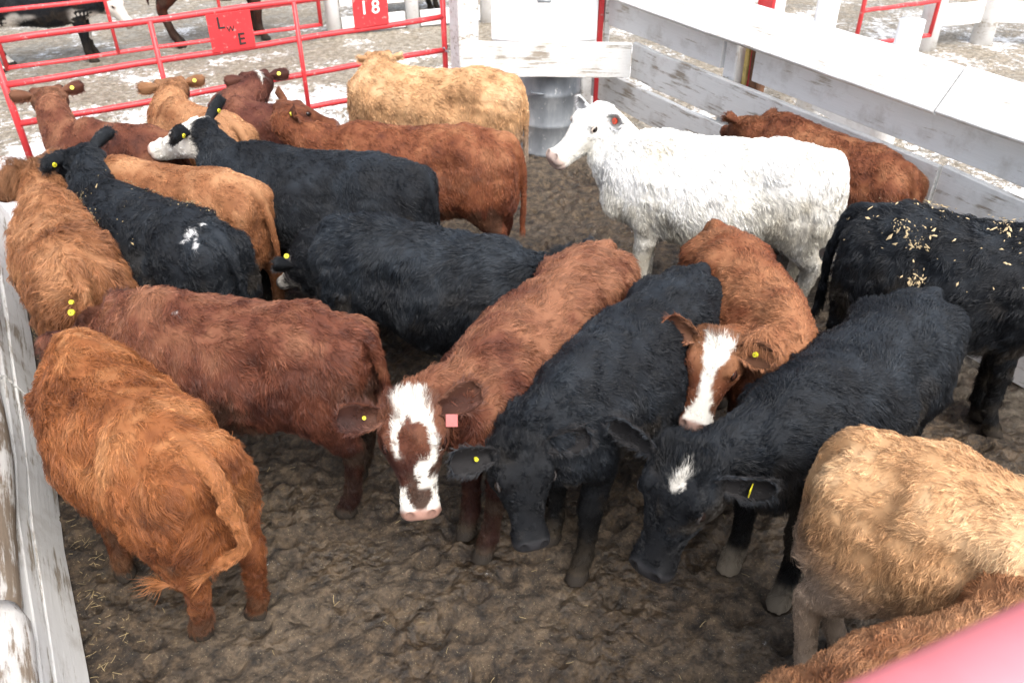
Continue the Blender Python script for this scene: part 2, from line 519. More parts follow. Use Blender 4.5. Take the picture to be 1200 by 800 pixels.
# left fence: logs above, white boards below
lf = empty('log_and_board_fence', LF0)
tag(lf, 'left fence of weathered logs over whitewashed boards beside the orange calf', 'fence')
for k, (z, h, off, m) in enumerate([(.115, .225, -.02, M_WORN), (.275, .075, -.075, M_WORN)]):
    board('board', fence_pt(LF0, -1.8, z, off), fence_pt(LF0, 1.9, z, off), V(0, 0, 1) - FN * .35, .05, h, m, lf, LF0, seed=50 + k)
    board('board', fence_pt(LF0, 1.93, z, off), fence_pt(LF0, 4.7, z, off), V(0, 0, 1) - FN * .35, .05, h, m, lf, LF0, seed=60 + k)
r3 = np.random.default_rng(5)
def log(z, off, s0, s1, r0, seed):
    bm = bmesh.new(); n = 22
    rr = np.random.default_rng(seed)
    pts, rad = [], []
    for i in range(n + 1):
        s = s0 + (s1 - s0) * i / n
        pts.append(V(s - s0, .012 * math.sin(i * .8 + seed), .010 * math.sin(i * .6 + seed * 2)))
        rad.append(r0 * (1 + .06 * math.sin(i * 1.1 + seed) + rr.normal(0, .02)) * (.72 if i in (0, n) else 1))
    tube_bm(bm, pts, rad, 16)
    o = done('log_rail', bm, M_LOG, lf, True)
    o.location = fence_pt(V(0, 0, 0), s0, z, off)
    o.rotation_euler = (0, 0, math.atan2(FD[1], FD[0]))
log(.42, -.165, -.05, 4.7, .105, 1); log(.455, -.14, -2.0, .10, .10, 2)
log(.65, -.22, -2.0, 4.7, .10, 3); log(.92, -.22, -2.0, 4.7, .095, 4)
for s in (-1.2, 1.3, 3.5, 4.75):
    bm = bmesh.new(); q = fence_pt(V(0, 0, 0), s, 0, -.38)
    tube_bm(bm, [q + V(0, 0, -.1), q + V(0, 0, .7), q + V(.01, 0, 1.45)], [.1, .095, .085], 16)
    done('post', bm, M_LOG, lf, True)

# corner: post, corner board, drum, white panel
def single_post(loc, w, h, m, label, name='fence_post', grp=None, rz=0.5, seed=3):
    bm = bmesh.new(); beam_bm(bm, V(0, 0, -.1), V(0, 0, h), (math.cos(rz), math.sin(rz), 0), w, w, .003, 5, .01, seed)
    o = done(name, bm, m); o.location = loc
    tag(o, label, 'post', grp); return o
single_post(at(547, 70, .8) * V(1, 1, 0) + V(-.02, .12, 0), .20, 2.0, M_WORN, 'thick weathered white post where the red gate closes against the corner', seed=4)
o_ = V(-.36, 7.22, 0)
cb = board('corner_board', V(-.42, 7.14, .925), V(1.0, 7.10, .925), (0, 0, 1), .05, .285, M_WORN, None, V(0, 0, 0), seed=77)
tag(cb, 'thick white board across the pen corner in front of the steel drum', 'board')
# drum
dr = empty('steel_drum', (.34, 7.50, 0)); tag(dr, 'galvanised steel drum standing in the pen corner under the white board', 'drum')
bm = bmesh.new(); k = 40
zs = [(0, .275), (.01, .285), (.03, .285), (.04, .278), (.27, .278), (.285, .288), (.30, .278), (.55, .278), (.565, .288), (.58, .278), (.83, .278), (.84, .285), (.86, .285), (.86, .27), (.83, .268)]
rings = [[bm.verts.new((r * math.cos(2*math.pi*j/k), r * math.sin(2*math.pi*j/k), z)) for j in range(k)] for z, r in zs]
for a, b in zip(rings[:-1], rings[1:]):
    for j in range(k): bm.faces.new((a[j], a[(j+1) % k], b[(j+1) % k], b[j]))
bm.faces.new(rings[-1]); bm.faces.new(rings[0][::-1])
done('shell', bm, M_GALV, dr, True)
bm = bmesh.new()
tube_bm(bm, [V(-.17, -.235, .60), V(-.17, -.27, .60), V(-.06, -.30, .60), V(-.06, -.27, .60)], .008, 8)
done('handle', bm, M_GALV, dr, True)
# feeder panel (white box on a post) above the drum
pn = empty('white_feed_bin', (.28, 7.62, -.11)); tag(pn, 'plain white steel bin with a pointed base hanging over the corner drum', 'bin')
bm = bmesh.new()
w, dd = .46, .30
top = [(-w, -dd), (w, -dd), (w, dd), (-w, dd)]
def ring(z, sx, sy, yo=0): return [bm.verts.new((x * sx, y * sy + yo, z)) for x, y in ((-w, -dd*.5), (0, -dd), (w, -dd*.5), (w, dd), (-w, dd))]
r0 = ring(.98, .55, .4, .05); r1 = ring(1.10, 1, 1); r2_ = ring(1.95, 1, 1)
for a, b in ((r0, r1), (r1, r2_)):
    for j in range(5): bm.faces.new((a[j], a[(j+1) % 5], b[(j+1) % 5], b[j]))
bm.faces.new(r0[::-1]); bm.faces.new(r2_)
bmesh.ops.bevel(bm, geom=[e for e in bm.edges], offset=.008, segments=2, affect='EDGES')
done('bin_body', bm, M_PANEL, pn)
bm = bmesh.new(); tube_bm(bm, [V(-.06, -.31, 1.47), V(-.06, -.35, 1.47), V(.04, -.35, 1.47), V(.04, -.31, 1.47)], .014, 8); done('latch', bm, M_GALV, pn, True)
bm = bmesh.new(); beam_bm(bm, V(.50, .0, 0), V(.50, .0, 2.1), (1, 0, 0), .05, .05, 0, 1, .005); done('side_post', bm, M_RED, pn)
bm = bmesh.new(); beam_bm(bm, V(.56, .0, 0), V(.56, .0, 2.1), (1, 0, 0), .05, .05, 0, 1, .005); done('side_stay', bm, M_WORN, pn)
single_post(V(.66, 7.62, 0), .11, 1.0, M_WORN, 'short grey white stake beside the drum behind the white calf head', seed=9)
single_post(V(.82, 7.7, 0), .09, .8, M_RUST, 'rusty brown stake in the shadow right of the drum', name='rusty_stake', seed=10)

# far fences
def far_fence(pts, zs, label, name='board_fence', hgt=1.5, m=M_WHITE, pw=.2):
    o0 = V(*pts[0], 0)
    g = empty(name, o0); tag(g, label, 'fence', 'white board fences outside the pen')
    for i, p in enumerate(pts):
        bm = bmesh.new(); q = V(*p, 0) - o0
        tube_bm(bm, [q + V(0, 0, -.1), q + V(0, 0, hgt * .5), q + V(0, 0, hgt)], [pw * .58, pw * .52, pw * .5], 14)
        done('post', bm, m, g, True)
    for i in range(len(pts) - 1):
        for z, h in zs:
            a, b = V(*pts[i], z), V(*pts[i+1], z)
            t = nrm(b - a)
            board('board', a + t * .11, b - t * .11, (0, 0, 1), .045, h, m, g, o0, seed=int(i * 10 + z * 7))
    return g
far_fence([(5.22, 10.75), (6.05, 11.0), (8.6, 10.35)], [(.40, .26), (.85, .26), (1.3, .26)], 'white plank fence with round posts in the far right corner', pw=.24)
far_fence([(-2.35, 11.35), (-1.35, 11.75), (-.35, 12.1)], [(.12, .20), (.48, .26), (.95, .26)], 'low white board fence behind the number plate', pw=.16)
far_fence([(3.15, 10.4), (2.9, 8.0), (3.2, 6.9)], [(.35, .24)], 'single white rail running behind the right board fence', pw=.2, hgt=1.3)

# pipe rail near the camera
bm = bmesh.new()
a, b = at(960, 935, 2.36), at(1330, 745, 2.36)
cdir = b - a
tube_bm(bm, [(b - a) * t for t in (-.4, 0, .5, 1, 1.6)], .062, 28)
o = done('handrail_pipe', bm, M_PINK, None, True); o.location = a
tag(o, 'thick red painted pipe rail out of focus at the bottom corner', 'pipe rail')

# small snow clods and dung on the ground
def clods(name, label, cat, m, spots, size, seed, grp):
    r = np.random.default_rng(seed)
    for i, (x, y) in enumerate(spots):
        bm = bmesh.new()
        bmesh.ops.create_icosphere(bm, subdivisions=3, radius=1)
        P = np.array([v.co[:] for v in bm.verts])
        d_ = 1 + .45 * fbm(P * 1.6 + i * 9, 3, i)
        s = size * r.uniform(.6, 1.5)
        for v, k in zip(bm.verts, d_):
            v.co = v.co * float(k) * s; v.co.z *= .38
        o = done(name, bm, m, None, True); o.location = (x, y, .0); o.rotation_euler = (0, 0, r.uniform(0, 6))
        tag(o, label, cat, grp)

def scatter(name, label, cat, m, pts, lo, hi, w, seed):
    """loose straw lying on the mud: one object, nobody could count it"""
    r = np.random.default_rng(seed); bm = bmesh.new()
    for x, y in pts:
        th = r.uniform(0, math.pi); L = r.uniform(lo, hi)
        d_ = V(math.cos(th), math.sin(th), r.normal(0, .12)) * L / 2; q = V(x, y, .004 + r.uniform(0, .018))
        k = V(-d_[1], d_[0], 0) * r.uniform(-.15, .15)
        beam_bm(bm, q - d_, q + k, V(0, 0, 1), w, w * .6, 0, 1, w * .15); beam_bm(bm, q + k, q + d_, V(0, 0, 1), w, w * .6, 0, 1, w * .15)
    o = done(name, bm, m); tag(o, label, cat, kind='stuff'); return o
rs = np.random.default_rng(12)
pts = [fence_pt(LF0, s, 0, .05 + abs(rs.normal(0, .09)))[:2] for s in rs.uniform(-.2, 3.2, 220)]
pts += [(rs.uniform(-2.2, 2.2), rs.uniform(1.6, 6.8)) for _ in range(330)]
scatter('straw', 'short broken straw trodden into the mud along the left fence', 'straw', M_STRAW, pts, .010, .045, .0022, 4)

# ------------------------------------------------------------------ cattle
K = 22
PHI = np.arange(K) / K * 2 * math.pi
TORSO, NECK, HEAD, LEG, TAIL, EAR, SWITCH = range(7)

class Tubes:
    def __init__(s): s.v, s.f, s.flow, s.reg, s.par = [], [], [], [], []
    def add(s, C, A, B, ra, rt, rb, reg, flow, par, sq=1.0, roof=None, k=K):
        """closed tube: rings C + A*ra*cos + B*(rt|rb)*sin"""
        n = len(C); base = len(s.v)
        phi = np.arange(k) / k * 2 * math.pi
        c, sn = np.cos(phi), np.sin(phi)
        cc = np.sign(c) * np.abs(c)**sq; ss = np.sign(sn) * np.abs(sn)**sq
        for i in range(n):
            up = np.where(ss > 0, rt[i], rb[i])
            w = cc * ra[i]
            if roof is not None: w = w * (1 - roof[i] * np.clip(ss, 0, 1)**2)
            ring = C[i] + A[i] * w[:, None] + B[i] * (ss * up)[:, None]
            s.v.extend(ring)
            s.flow.extend(flow(i, c, sn)); s.reg.extend([reg] * k); s.par.extend([par(i)] * k)
        for e, i in ((0, 0), (1, n - 1)):
            s.v.append(C[i]); s.flow.append(flow(i, V(1), V(0))[0]); s.reg.append(reg); s.par.append(par(i))
        for i in range(n - 1):
            for j in range(k):
                a, b = base + i * k + j, base + i * k + (j + 1) % k
                s.f.append((a, b, b + k, a + k))
        e0, e1 = base + n * k, base + n * k + 1
        for j in range(k):
            s.f.append((base + (j + 1) % k, base + j, e0))
            l = base + (n - 1) * k
            s.f.append((l + j, l + (j + 1) % k, e1))

def catmull(P, t):
    """interpolate rows of P (n,d) at parameters t in [0,n-1]"""
    P = np.array(P, float); n = len(P)
    out = []
    for x in t:
        i = min(int(x), n - 2); u = x - i
        p0 = P[max(i - 1, 0)]; p1 = P[i]; p2 = P[i + 1]; p3 = P[min(i + 2, n - 1)]
        out.append(.5 * ((2 * p1) + (-p0 + p2) * u + (2*p0 - 5*p1 + 4*p2 - p3) * u*u + (-p0 + 3*p1 - 3*p2 + p3) * u**3))
    return np.array(out)

COATS = {   # deep, mid, tips  (base colours)
    'red':    ((.050, .015, .010), (.135, .044, .024), (.26, .115, .062)),
    'dkred':  ((.045, .013, .010), (.105, .033, .022), (.19, .075, .045)),
    'ginger': ((.120, .036, .012), (.27, .095, .032), (.44, .205, .085)),
    'chestnut': ((.080, .022, .011), (.190, .062, .027), (.32, .140, .066)),
    'orange': ((.130, .048, .020), (.260, .108, .046), (.42, .215, .105)),
    'tan':    ((.28, .145, .066), (.52, .305, .152), (.68, .460, .265)),
    'black':  ((.0045, .0052, .007), (.0095, .0118, .0155), (.022, .028, .036)),
    'white':  ((.58, .54, .45), (.78, .76, .70), (.83, .82, .79)),
}
def make_tag(p, nrm_, size, m, parent, loc0, square=False, up=None):
    bm = bmesh.new()
    if not square:
        tube_bm(bm, [p - nrm_ * .004 - loc0, p + nrm_ * .008 - loc0], size, 18)
        o = done('ear_tag', bm, m, parent)
        bm = bmesh.new(); tube_bm(bm, [p + nrm_ * .008 - loc0, p + nrm_ * .011 - loc0], size * .22, 10)
        done('tag_stud', bm, M_TAGC, o)
    else:
        u = nrm(up); 
        beam_bm(bm, p - u * size - loc0, p + u * size - loc0, np.cross(nrm_, u), .004, size * 1.9, 0, 1, .0018)
        o = done('ear_tag', bm, m, parent)
    return o

def cow(key, label, coat, tail, wither, poll, nose, h=1.0, ws=1.0, group='cattle crowded in the pen', marks=None, bend=0.0, roll=0.0,
        fur=1.0, fl=1.0, curl=1.0, sheen=1.0, dens=1.0, legs=None, tailsway=0.0, switch=None, ears=(.1, .1), tagside=None, tag_m=None,
        drop=0.0, seed=1, legdark=.45, toplight=.6, straw=0, headscale=1.0, tail_out=.0, tail_mat=None, ear_len=1.0, pale_legs=0.0, droop_end=None, spot=None, earface=.4, tail_r=1.0, dabs=(), belly=0.0):
    r = np.random.default_rng(seed)
    T0, W0, PO, NO = [np.array(x, float) for x in (tail, wither, poll, nose)]
    T0 = T0.copy(); W0 = W0.copy()
    hT, hW = T0[2], W0[2]
    a, b = T0[:2], W0[:2]
    dist = np.linalg.norm(b - a); sl = dist / .86; s = .5 * (sl + h) ; zs = hW / 1.12
    fw = (b - a) / dist; sd = V(-fw[1], fw[0])          # left side
    org = V(*(a + b) / 2, 0)
    # horizontal spine path
    mid = (a + b) / 2 + sd * bend
    def path(u):      # u in metres of the template from the tail head (0) to withers (.86)
        t = u / .86
        if t < 0:  return a + (mid - a) * 2 * t
        if t > 1:  return b + (b - mid) * 2 * (t - 1)
        return (1-t)**2 * a + 2*t*(1-t) * mid + t*t * b
    def frame(u):
        d_ = nrm(path(u + .01) - path(u - .01)); return V(d_[0], d_[1], 0), V(-d_[1], d_[0], 0)
    S = np.array([  # u, top, bottom, half width, roof
        (-.135, .86, .70, .07, .0), (-.125, .95, .58, .150, .05), (-.085, 1.03, .53, .200, .15), (0, 1.085, .51, .228, .30),
        (.10, 1.105, .51, .240, .35), (.20, 1.115, .515, .248, .28), (.32, 1.10, .505, .245, .22), (.46, 1.09, .48, .278, .20),
        (.60, 1.085, .465, .288, .22), (.72, 1.095, .47, .272, .30), (.82, 1.118, .485, .248, .45), (.90, 1.12, .52, .232, .52),
        (.98, 1.10, .535, .215, .48), (1.06, 1.06, .565, .185, .40), (1.13, 1.01, .61, .145, .30), (1.18, .96, .68, .09, .2)])
    tt = np.linspace(0, len(S) - 1, 34)
    S = catmull(S, tt)
    tb = Tubes()
    C, A, B, ra, rt, rb = [], [], [], [], [], []
    uu = S[:, 0]
    zf = lambda u: (hT / 1.095) * (1 - np.clip(u / .86, 0, 1)) + (hW / 1.12) * np.clip(u / .86, 0, 1)
    for u, zt, zb, hw, rf_ in S:
        f3, s3 = frame(u); z_ = zf(u); zc = (zt * .42 + zb * .58)
        p = path(u); C.append(V(p[0], p[1], zc * z_)); A.append(s3); B.append(V(0, 0, 1))
        ra.append(hw * ws * (.5 + .5 * s)); rt.append((zt - zc) * z_); rb.append((zc - zb) * z_)
    Fw = [frame(u)[0] for u in uu]
    tb.add(C, A, B, ra, rt, rb, TORSO,
           lambda i, c, sn: -Fw[i] * (.62 + .25 * sn)[:, None] + V(0, 0, -1) * (1.0 - .75 * np.clip(sn, 0, 1))[:, None] + np.outer(c, A[i]) * .30,
           lambda i: uu[i], sq=.86, roof=S[:, 4])
    # neck
    f3, s3 = frame(.98)
    pb = path(.93); base = V(pb[0], pb[1], .84 * zs)
    hd = nrm(NO - PO)
    hs = headscale * .92
    hu0 = V(0, 0, 1) if abs(hd[2]) < .9 else f3
    # "up" of the head: world up made perpendicular, else direction away from chest
    side = nrm(np.cross(V(0, 0, 1), hd)) if abs(hd[2]) < .985 else s3
    if roll: 
        up_ = np.cross(hd, side); side = side * math.cos(roll) + up_ * math.sin(roll)
    up = nrm(np.cross(hd, side))
    # side is the animal's left when up points out of the forehead
    nend = PO - up * .095 * hs + hd * .03
    m1 = base + f3 * .22 + V(0, 0, .05); st = sstep(-.25, -.75, np.array([hd[2]]))[0]; m2 = nend - hd * (.12 - .05 * st) - up * (.02 + .13 * st) + V(0, 0, .02)
    tn = np.linspace(0, 1, 12)
    Nc = [(1-t)**3 * base + 3*t*(1-t)**2 * m1 + 3*t*t*(1-t) * m2 + t**3 * nend for t in tn]
    A, B = [], []
    for i, t in enumerate(tn):
        tg = nrm(Nc[min(i+1, 11)] - Nc[max(i-1, 0)])
        sa = nrm(s3 * (1 - t) + side * t); sa = nrm(sa - tg * np.dot(sa, tg)); A.append(sa); B.append(np.cross(tg, sa))
    ra = [(.172 + (.080 - .172) * t**.8) * ws for t in tn]; rt = [.238 + (.075 - .238) * t**.75 for t in tn]; rb = [.31 + (.135 - .31) * t**.7 for t in tn]
    dN = [nrm(Nc[max(i-1, 0)] - Nc[min(i+1, 11)]) for i in range(12)]
    tb.add(Nc, A, B, ra, rt, rb, NECK, lambda i, c, sn: np.outer(np.ones(len(c)), dN[i]) + V(0, 0, -1) * (.55 - .3 * sn)[:, None], lambda i: tn[i], roof=[.35] * 12)
    # head
    Hs = np.array([(-.05, .055, .035, .075), (-.02, .088, .058, .105), (.03, .104, .072, .125), (.09, .109, .078, .130), (.14, .104, .074, .125), (.20, .079, .064, .112),
                   (.27, .058, .052, .094), (.33, .056, .048, .080), (.37, .066, .050, .076), (.405, .066, .046, .070), (.425, .045, .034, .052)])
    Hs = catmull(Hs, np.linspace(0, len(Hs) - 1, 26)) * hs * V(1, 1.2, 1, 1)
    H0 = PO - up * .070 * hs
    hc = [H0 + hd * u + up * (-.02 * hs * sstep(.1, .4, np.array([u]))[0]) for u in Hs[:, 0]]
    tb.add(hc, [side] * 26, [up] * 26, Hs[:, 1], Hs[:, 2], Hs[:, 3], HEAD,
           lambda i, c, sn: np.outer(np.ones(len(c)), -hd) + np.outer(c, side) * .6, lambda i: Hs[i, 0], sq=.84, roof=[.12] * 26)
    # brow ridges, cheeks, muzzle pad, lower jaw
    for q in (-1, 1):
        for (u, v_, w_, rr, ln) in ((.112, .088, .056, .028, .05), (.10, .072, -.05, .060, .080), (.392, .040, .012, .030, .03), (.37, .042, -.045, .032, .04)):
            c0 = H0 + hd * u * hs + side * q * v_ * hs + up * w_ * hs
            cc_ = [c0 + hd * ln * hs * x for x in (-1, -.6, 0, .6, 1)]; rr_ = [rr * hs * x for x in (.25, .8, 1, .8, .25)]
            tb.add(cc_, [side] * 5, [up] * 5, rr_, rr_, rr_, HEAD, lambda i, c, sn: np.outer(np.ones(len(c)), -hd), lambda i: u, k=12)
    # legs
    rear = [(.10, .90, .10, .17, .10), (.09, .78, .125, .185, .115), (.085, .68, .135, .175, .118), (.06, .59, .135, .145, .100), (.0, .50, .13, .100, .074),
            (-.055, .425, .125, .058, .044), (-.06, .36, .122, .046, .038), (-.04, .25, .12, .036, .034), (-.02, .15, .12, .037, .036), (-.005, .105, .12, .041, .040), (.015, .065, .12, .036, .036), (.03, .04, .12, .046, .042), (.038, .0, .12, .056, .048)]
    front = [(.03, .86, .12, .15, .09), (.07, .74, .135, .135, .09), (.06, .64, .135, .11, .078), (.02, .54, .128, .078, .062), (.02, .44, .122, .056, .050),
             (.03, .37, .12, .050, .048), (.025, .31, .12, .042, .042), (.02, .22, .12, .036, .036), (.02, .14, .12, .037, .037), (.03, .10, .12, .042, .041), (.045, .06, .12, .037, .037), (.055, .035, .12, .046, .042), (.06, .0, .12, .056, .048)]
    legs = legs or {}
    feet = {}
    for nm, J, u0, q in (('rl', rear, .02, 1), ('rr', rear, .02, -1), ('fl', front, .86, 1), ('fr', front, .86, -1)):
        f_, s_ = frame(u0); p0 = path(u0)
        J = catmull(np.array(J), np.linspace(0, 12, 34))
        dx, dy = legs.get(nm, (0, 0))
        if nm not in legs: dx, dy = r.uniform(-.05, .05), r.uniform(-.02, .02)
        Cc, fa, lb = [], [], []
        for x, z, l, rx, ry in J:
            k_ = max(0, 1 - z / .88); k_ = k_**.9
            zz = z * zs
            Cc.append(V(p0[0], p0[1], zz) + f_ * (x * sl + dx * k_) + s_ * (q * l * ws * (.5 + .5 * s) + dy * k_)); lk = 1.0 + .16 * (z < .5); fa.append(rx * (.4 + .6 * s) * lk); lb.append(ry * (.4 + .6 * s) * lk)
        feet[nm] = Cc[-1]
        tb.add(Cc, [s_] * 34, [f_] * 34, lb, fa, fa, LEG, lambda i, c, sn: np.outer(np.ones(len(c)), V(0, 0, -1)) - np.outer(np.ones(len(c)), f_) * .25, lambda i: J[i, 1], k=16)
    # tail
    f_, s_ = frame(0); p0 = path(-.02)
    tz = hT
    tc = V(p0[0], p0[1], tz - .02)
    sw = tailsway
    pts = [tc + f_ * .08 + V(0, 0, -.05), tc - f_ * .045 + V(0, 0, -.022), tc - f_ * (.110 + tail_out) + V(0, 0, -.09), tc - f_ * (.150 + tail_out) + s_ * sw * .25 + V(0, 0, -.25),
           tc - f_ * (.155 + tail_out) + s_ * sw * .55 + V(0, 0, -.42), tc - f_ * (.15 + tail_out) + s_ * sw * .85 + V(0, 0, -.56), tc - f_ * (.15 + tail_out) + s_ * sw * 1.1 + V(0, 0, -.66)]
    if droop_end is not None: pts[-2:] = [pts[-3] * .5 + np.array(droop_end) * .5 + V(0, 0, -.04), np.array(droop_end)]
    Tc = catmull(pts, np.linspace(0, 6, 24)); tr = catmull([[.045], [.036], [.030], [.024], [.020], [.020], [.010]], np.linspace(0, 6, 24))[:, 0] * tail_r
    TA, TB = [], []
    for i in range(24):
        tg = nrm(Tc[min(i+1, 23)] - Tc[max(i-1, 0)]); sa = nrm(s_ - tg * np.dot(s_, tg)); TA.append(sa); TB.append(np.cross(tg, sa))
    dT = [nrm(Tc[min(i+1, 23)] - Tc[max(i-1, 0)]) for i in range(24)]
    tb.add(list(Tc), TA, TB, tr, tr, tr, TAIL, lambda i, c, sn: np.outer(np.ones(len(c)), dT[i]), lambda i: i / 23, k=10)

    # union + smooth
    tv = np.array(tb.v); tflow = nrm(np.array(tb.flow)); treg = np.array(tb.reg); tpar = np.array(tb.par, float).reshape(-1)
    me = bpy.data.meshes.new('raw'); me.from_pydata((tv - org).tolist(), [], tb.f); me.update()
    ob = bpy.data.objects.new('raw', me); COL.objects.link(ob)
    rm = ob.modifiers.new('r', 'REMESH'); rm.mode = 'VOXEL'; rm.voxel_size = .022 if PREVIEW else .0125
    sm = ob.modifiers.new('s', 'SMOOTH'); sm.factor = .5; sm.iterations = 3 if PREVIEW else 7
    dg = bpy.context.evaluated_depsgraph_get()
    me2 = bpy.data.meshes.new_from_object(ob.evaluated_get(dg))
    bpy.data.objects.remove(ob)
    nv = len(me2.vertices); P = np.empty(nv * 3); me2.vertices.foreach_get('co', P); P = P.reshape(-1, 3) + org
    quads = [tuple(p.vertices) for p in me2.polygons]
    bpy.data.meshes.remove(me2)
    # nearest template vertex
    def nearest(P):
        idx = np.empty(len(P), int)
        t2 = (tv**2).sum(1)
        for i in range(0, len(P), 4000):
            q = P[i:i+4000]; idx[i:i+4000] = np.argmin(t2[None] - 2 * q @ tv.T, 1)
        return idx
    ix = nearest(P); reg = treg[ix]; par = tpar[ix]; flow = tflow[ix]
    # carve nostrils, mouth, eye sockets in head coordinates
    def headco(P): 
        q = (P - H0) / hs; return np.stack([q @ hd, q @ side, q @ up], 1)
    hc3 = headco(P)
    isH = (hc3[:, 0] > -.06) & (hc3[:, 0] < .47) & (np.abs(hc3[:, 1]) < .14) & (np.abs(hc3[:, 2] + .03) < .17) & (reg == HEAD)
    for q in (-1, 1):
        dn = np.exp(-(((hc3 - V(.408, q * .042, .030)) / V(.018, .015, .018))**2).sum(1)) * isH
        P = P - (hd * .020 * hs + up * .012 * hs) * dn[:, None]
        de = np.exp(-(((hc3 - V(.135, q * .118, .034)) / V(.030, .03, .018))**2).sum(1)) * isH
        P = P - (side * q * .003 * hs) * de[:, None]
    dm = np.exp(-(((hc3[:, 2] + .035) / .006)**2)) * sstep(.30, .36, hc3[:, 0]) * isH
    P = P - (nrm(P - (H0 + hd * .3 * hs)) * .007) * dm[:, None]
    # body lumps: hip bones, shoulder blade, hollow flank, ribs, woolly unevenness
    isT = (reg == TORSO)
    lump = .008 * fbm(P * 5 + seed, 3, seed) + .004 * fbm(P * 16 + seed, 2, seed + 3)
    for u_, zc, q_w, amp in ((.20, 1.03, .19, .040), (.345, .90, .23, -.045), (.90, .84, .20, .034), (-.085, .95, .13, .034), (.80, .62, .25, -.020), (1.12, .66, .10, .03)):
        f_, s_ = frame(u_); p = path(u_)
        for q in (-1, 1):
            c = V(p[0], p[1], zc * zs) + s_ * q * q_w * ws
            lump = lump + amp * np.exp(-(((P - c)**2).sum(1)) / (.085**2))
    # ears as closed cupped leaves rooted in the head
    F = list(quads); nb = len(P)
    allP = [P]; allreg = [reg]; allpar = [par]; allflow = [flow]; lumpa = [lump * np.where((reg == HEAD) | (reg == TAIL), .25, np.where(reg == LEG, .35, 1))]
    earinfo = []
    for q in (1, -1):
        el, eb = ears[0], ears[1]      # lift, back sweep
        if isinstance(el, tuple): el = el[0] if q == 1 else el[1]
        if isinstance(eb, tuple): eb = eb[0] if q == 1 else eb[1]
        ax = nrm(side * q + up * el - hd * eb)
        root = H0 + hd * .018 * hs + side * q * .092 * hs + up * .028 * hs
        face = nrm(hd * (1 - earface) + up * earface); face = nrm(face - ax * np.dot(face, ax))   # opening of the ear
        lat = np.cross(ax, face)
        n1, m1_ = 14, 11
        L = .188 * hs * ear_len
        g = []
        for sidei in (0, 1):
            for i in range(n1):
                t = i / (n1 - 1)
                wv = L * (.14 + .95 * (t**.75) * (1 - t)**.42) * .52
                if i == n1 - 1: wv = .004
                for j in range(m1_):
                    x = -1 + 2 * j / (m1_ - 1)
                    cup = (abs(x)**1.7) * .040 * (1 - .40 * t) - .014 * (1 - t) - .010 * t * t
                    th = .0045 * (1 - x * x * .85) * (1 if sidei else -1)
                    g.append(root + ax * (L * t) + lat * (x * wv) + face * (cup + th))
        g = np.array(g); b0 = nb
        for sidei in (0, 1):
            for i in range(n1 - 1):
                for j in range(m1_ - 1):
                    a_ = b0 + sidei * n1 * m1_ + i * m1_ + j
                    qd = (a_, a_ + 1, a_ + 1 + m1_, a_ + m1_)
                    F.append(qd if sidei == (1 if q == 1 else 0) else qd[::-1])
        o2 = n1 * m1_
        for i in range(n1 - 1):
            for j in (0, m1_ - 1):
                a_ = b0 + i * m1_ + j; F.append((a_, a_ + m1_, a_ + m1_ + o2, a_ + o2))
        for j in range(m1_ - 1):
            for i in (0, n1 - 1):
                a_ = b0 + i * m1_ + j; F.append((a_, a_ + 1, a_ + 1 + o2, a_ + o2))
        nb += len(g)
        allP.append(g); allreg.append(np.full(len(g), EAR)); allpar.append(np.concatenate([np.zeros(o2), np.ones(o2)]) * .5 + np.tile(np.abs(np.tile(np.linspace(-1, 1, m1_), n1)), 2) * .4)
        allflow.append(nrm(np.tile(ax, (len(g), 1)) + np.tile(np.tile(np.linspace(-1, 1, m1_), n1), 2)[:, None] * lat * .7)); lumpa.append(np.zeros(len(g)))
        earinfo.append((q, root, ax, face, lat, L))
    P = np.concatenate(allP); reg = np.concatenate(allreg); par = np.concatenate(allpar); flow = np.concatenate(allflow); lump = np.concatenate(lumpa)
    me = bpy.data.meshes.new('body')
    me.from_pydata((P - org).tolist(), [], F); me.update()
    bm = bmesh.new(); bm.from_mesh(me); bmesh.ops.recalc_face_normals(bm, faces=bm.faces); bm.to_mesh(me); bm.free()
    me.update()
    Nn = np.empty(len(P) * 3); me.vertex_normals.foreach_get('vector', Nn); Nn = Nn.reshape(-1, 3)
    P = P + Nn * lump[:, None]
    me.vertices.foreach_set('co', (P - org).ravel().astype(np.float32)); me.update()
    # ------------- coat colours
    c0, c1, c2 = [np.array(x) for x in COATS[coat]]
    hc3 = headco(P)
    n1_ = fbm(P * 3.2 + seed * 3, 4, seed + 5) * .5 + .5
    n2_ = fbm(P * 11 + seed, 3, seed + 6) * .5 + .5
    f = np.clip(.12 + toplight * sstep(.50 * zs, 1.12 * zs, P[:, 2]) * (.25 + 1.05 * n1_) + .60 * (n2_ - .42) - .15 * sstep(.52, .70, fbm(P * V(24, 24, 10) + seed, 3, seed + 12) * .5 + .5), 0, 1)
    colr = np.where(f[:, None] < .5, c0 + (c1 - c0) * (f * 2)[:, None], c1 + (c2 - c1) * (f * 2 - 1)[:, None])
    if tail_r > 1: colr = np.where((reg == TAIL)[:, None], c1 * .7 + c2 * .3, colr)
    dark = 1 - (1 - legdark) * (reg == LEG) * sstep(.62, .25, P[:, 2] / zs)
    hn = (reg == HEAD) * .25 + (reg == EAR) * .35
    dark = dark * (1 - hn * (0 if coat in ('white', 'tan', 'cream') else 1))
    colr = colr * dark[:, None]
    if pale_legs:
        k_ = .8 * pale_legs * np.clip(sstep(.85, .55, P[:, 2] / zs + .08 * n1_) * (reg != HEAD), 0, 1)
        colr = colr * (1 - k_)[:, None] + V(.46, .39, .32) * k_[:, None]
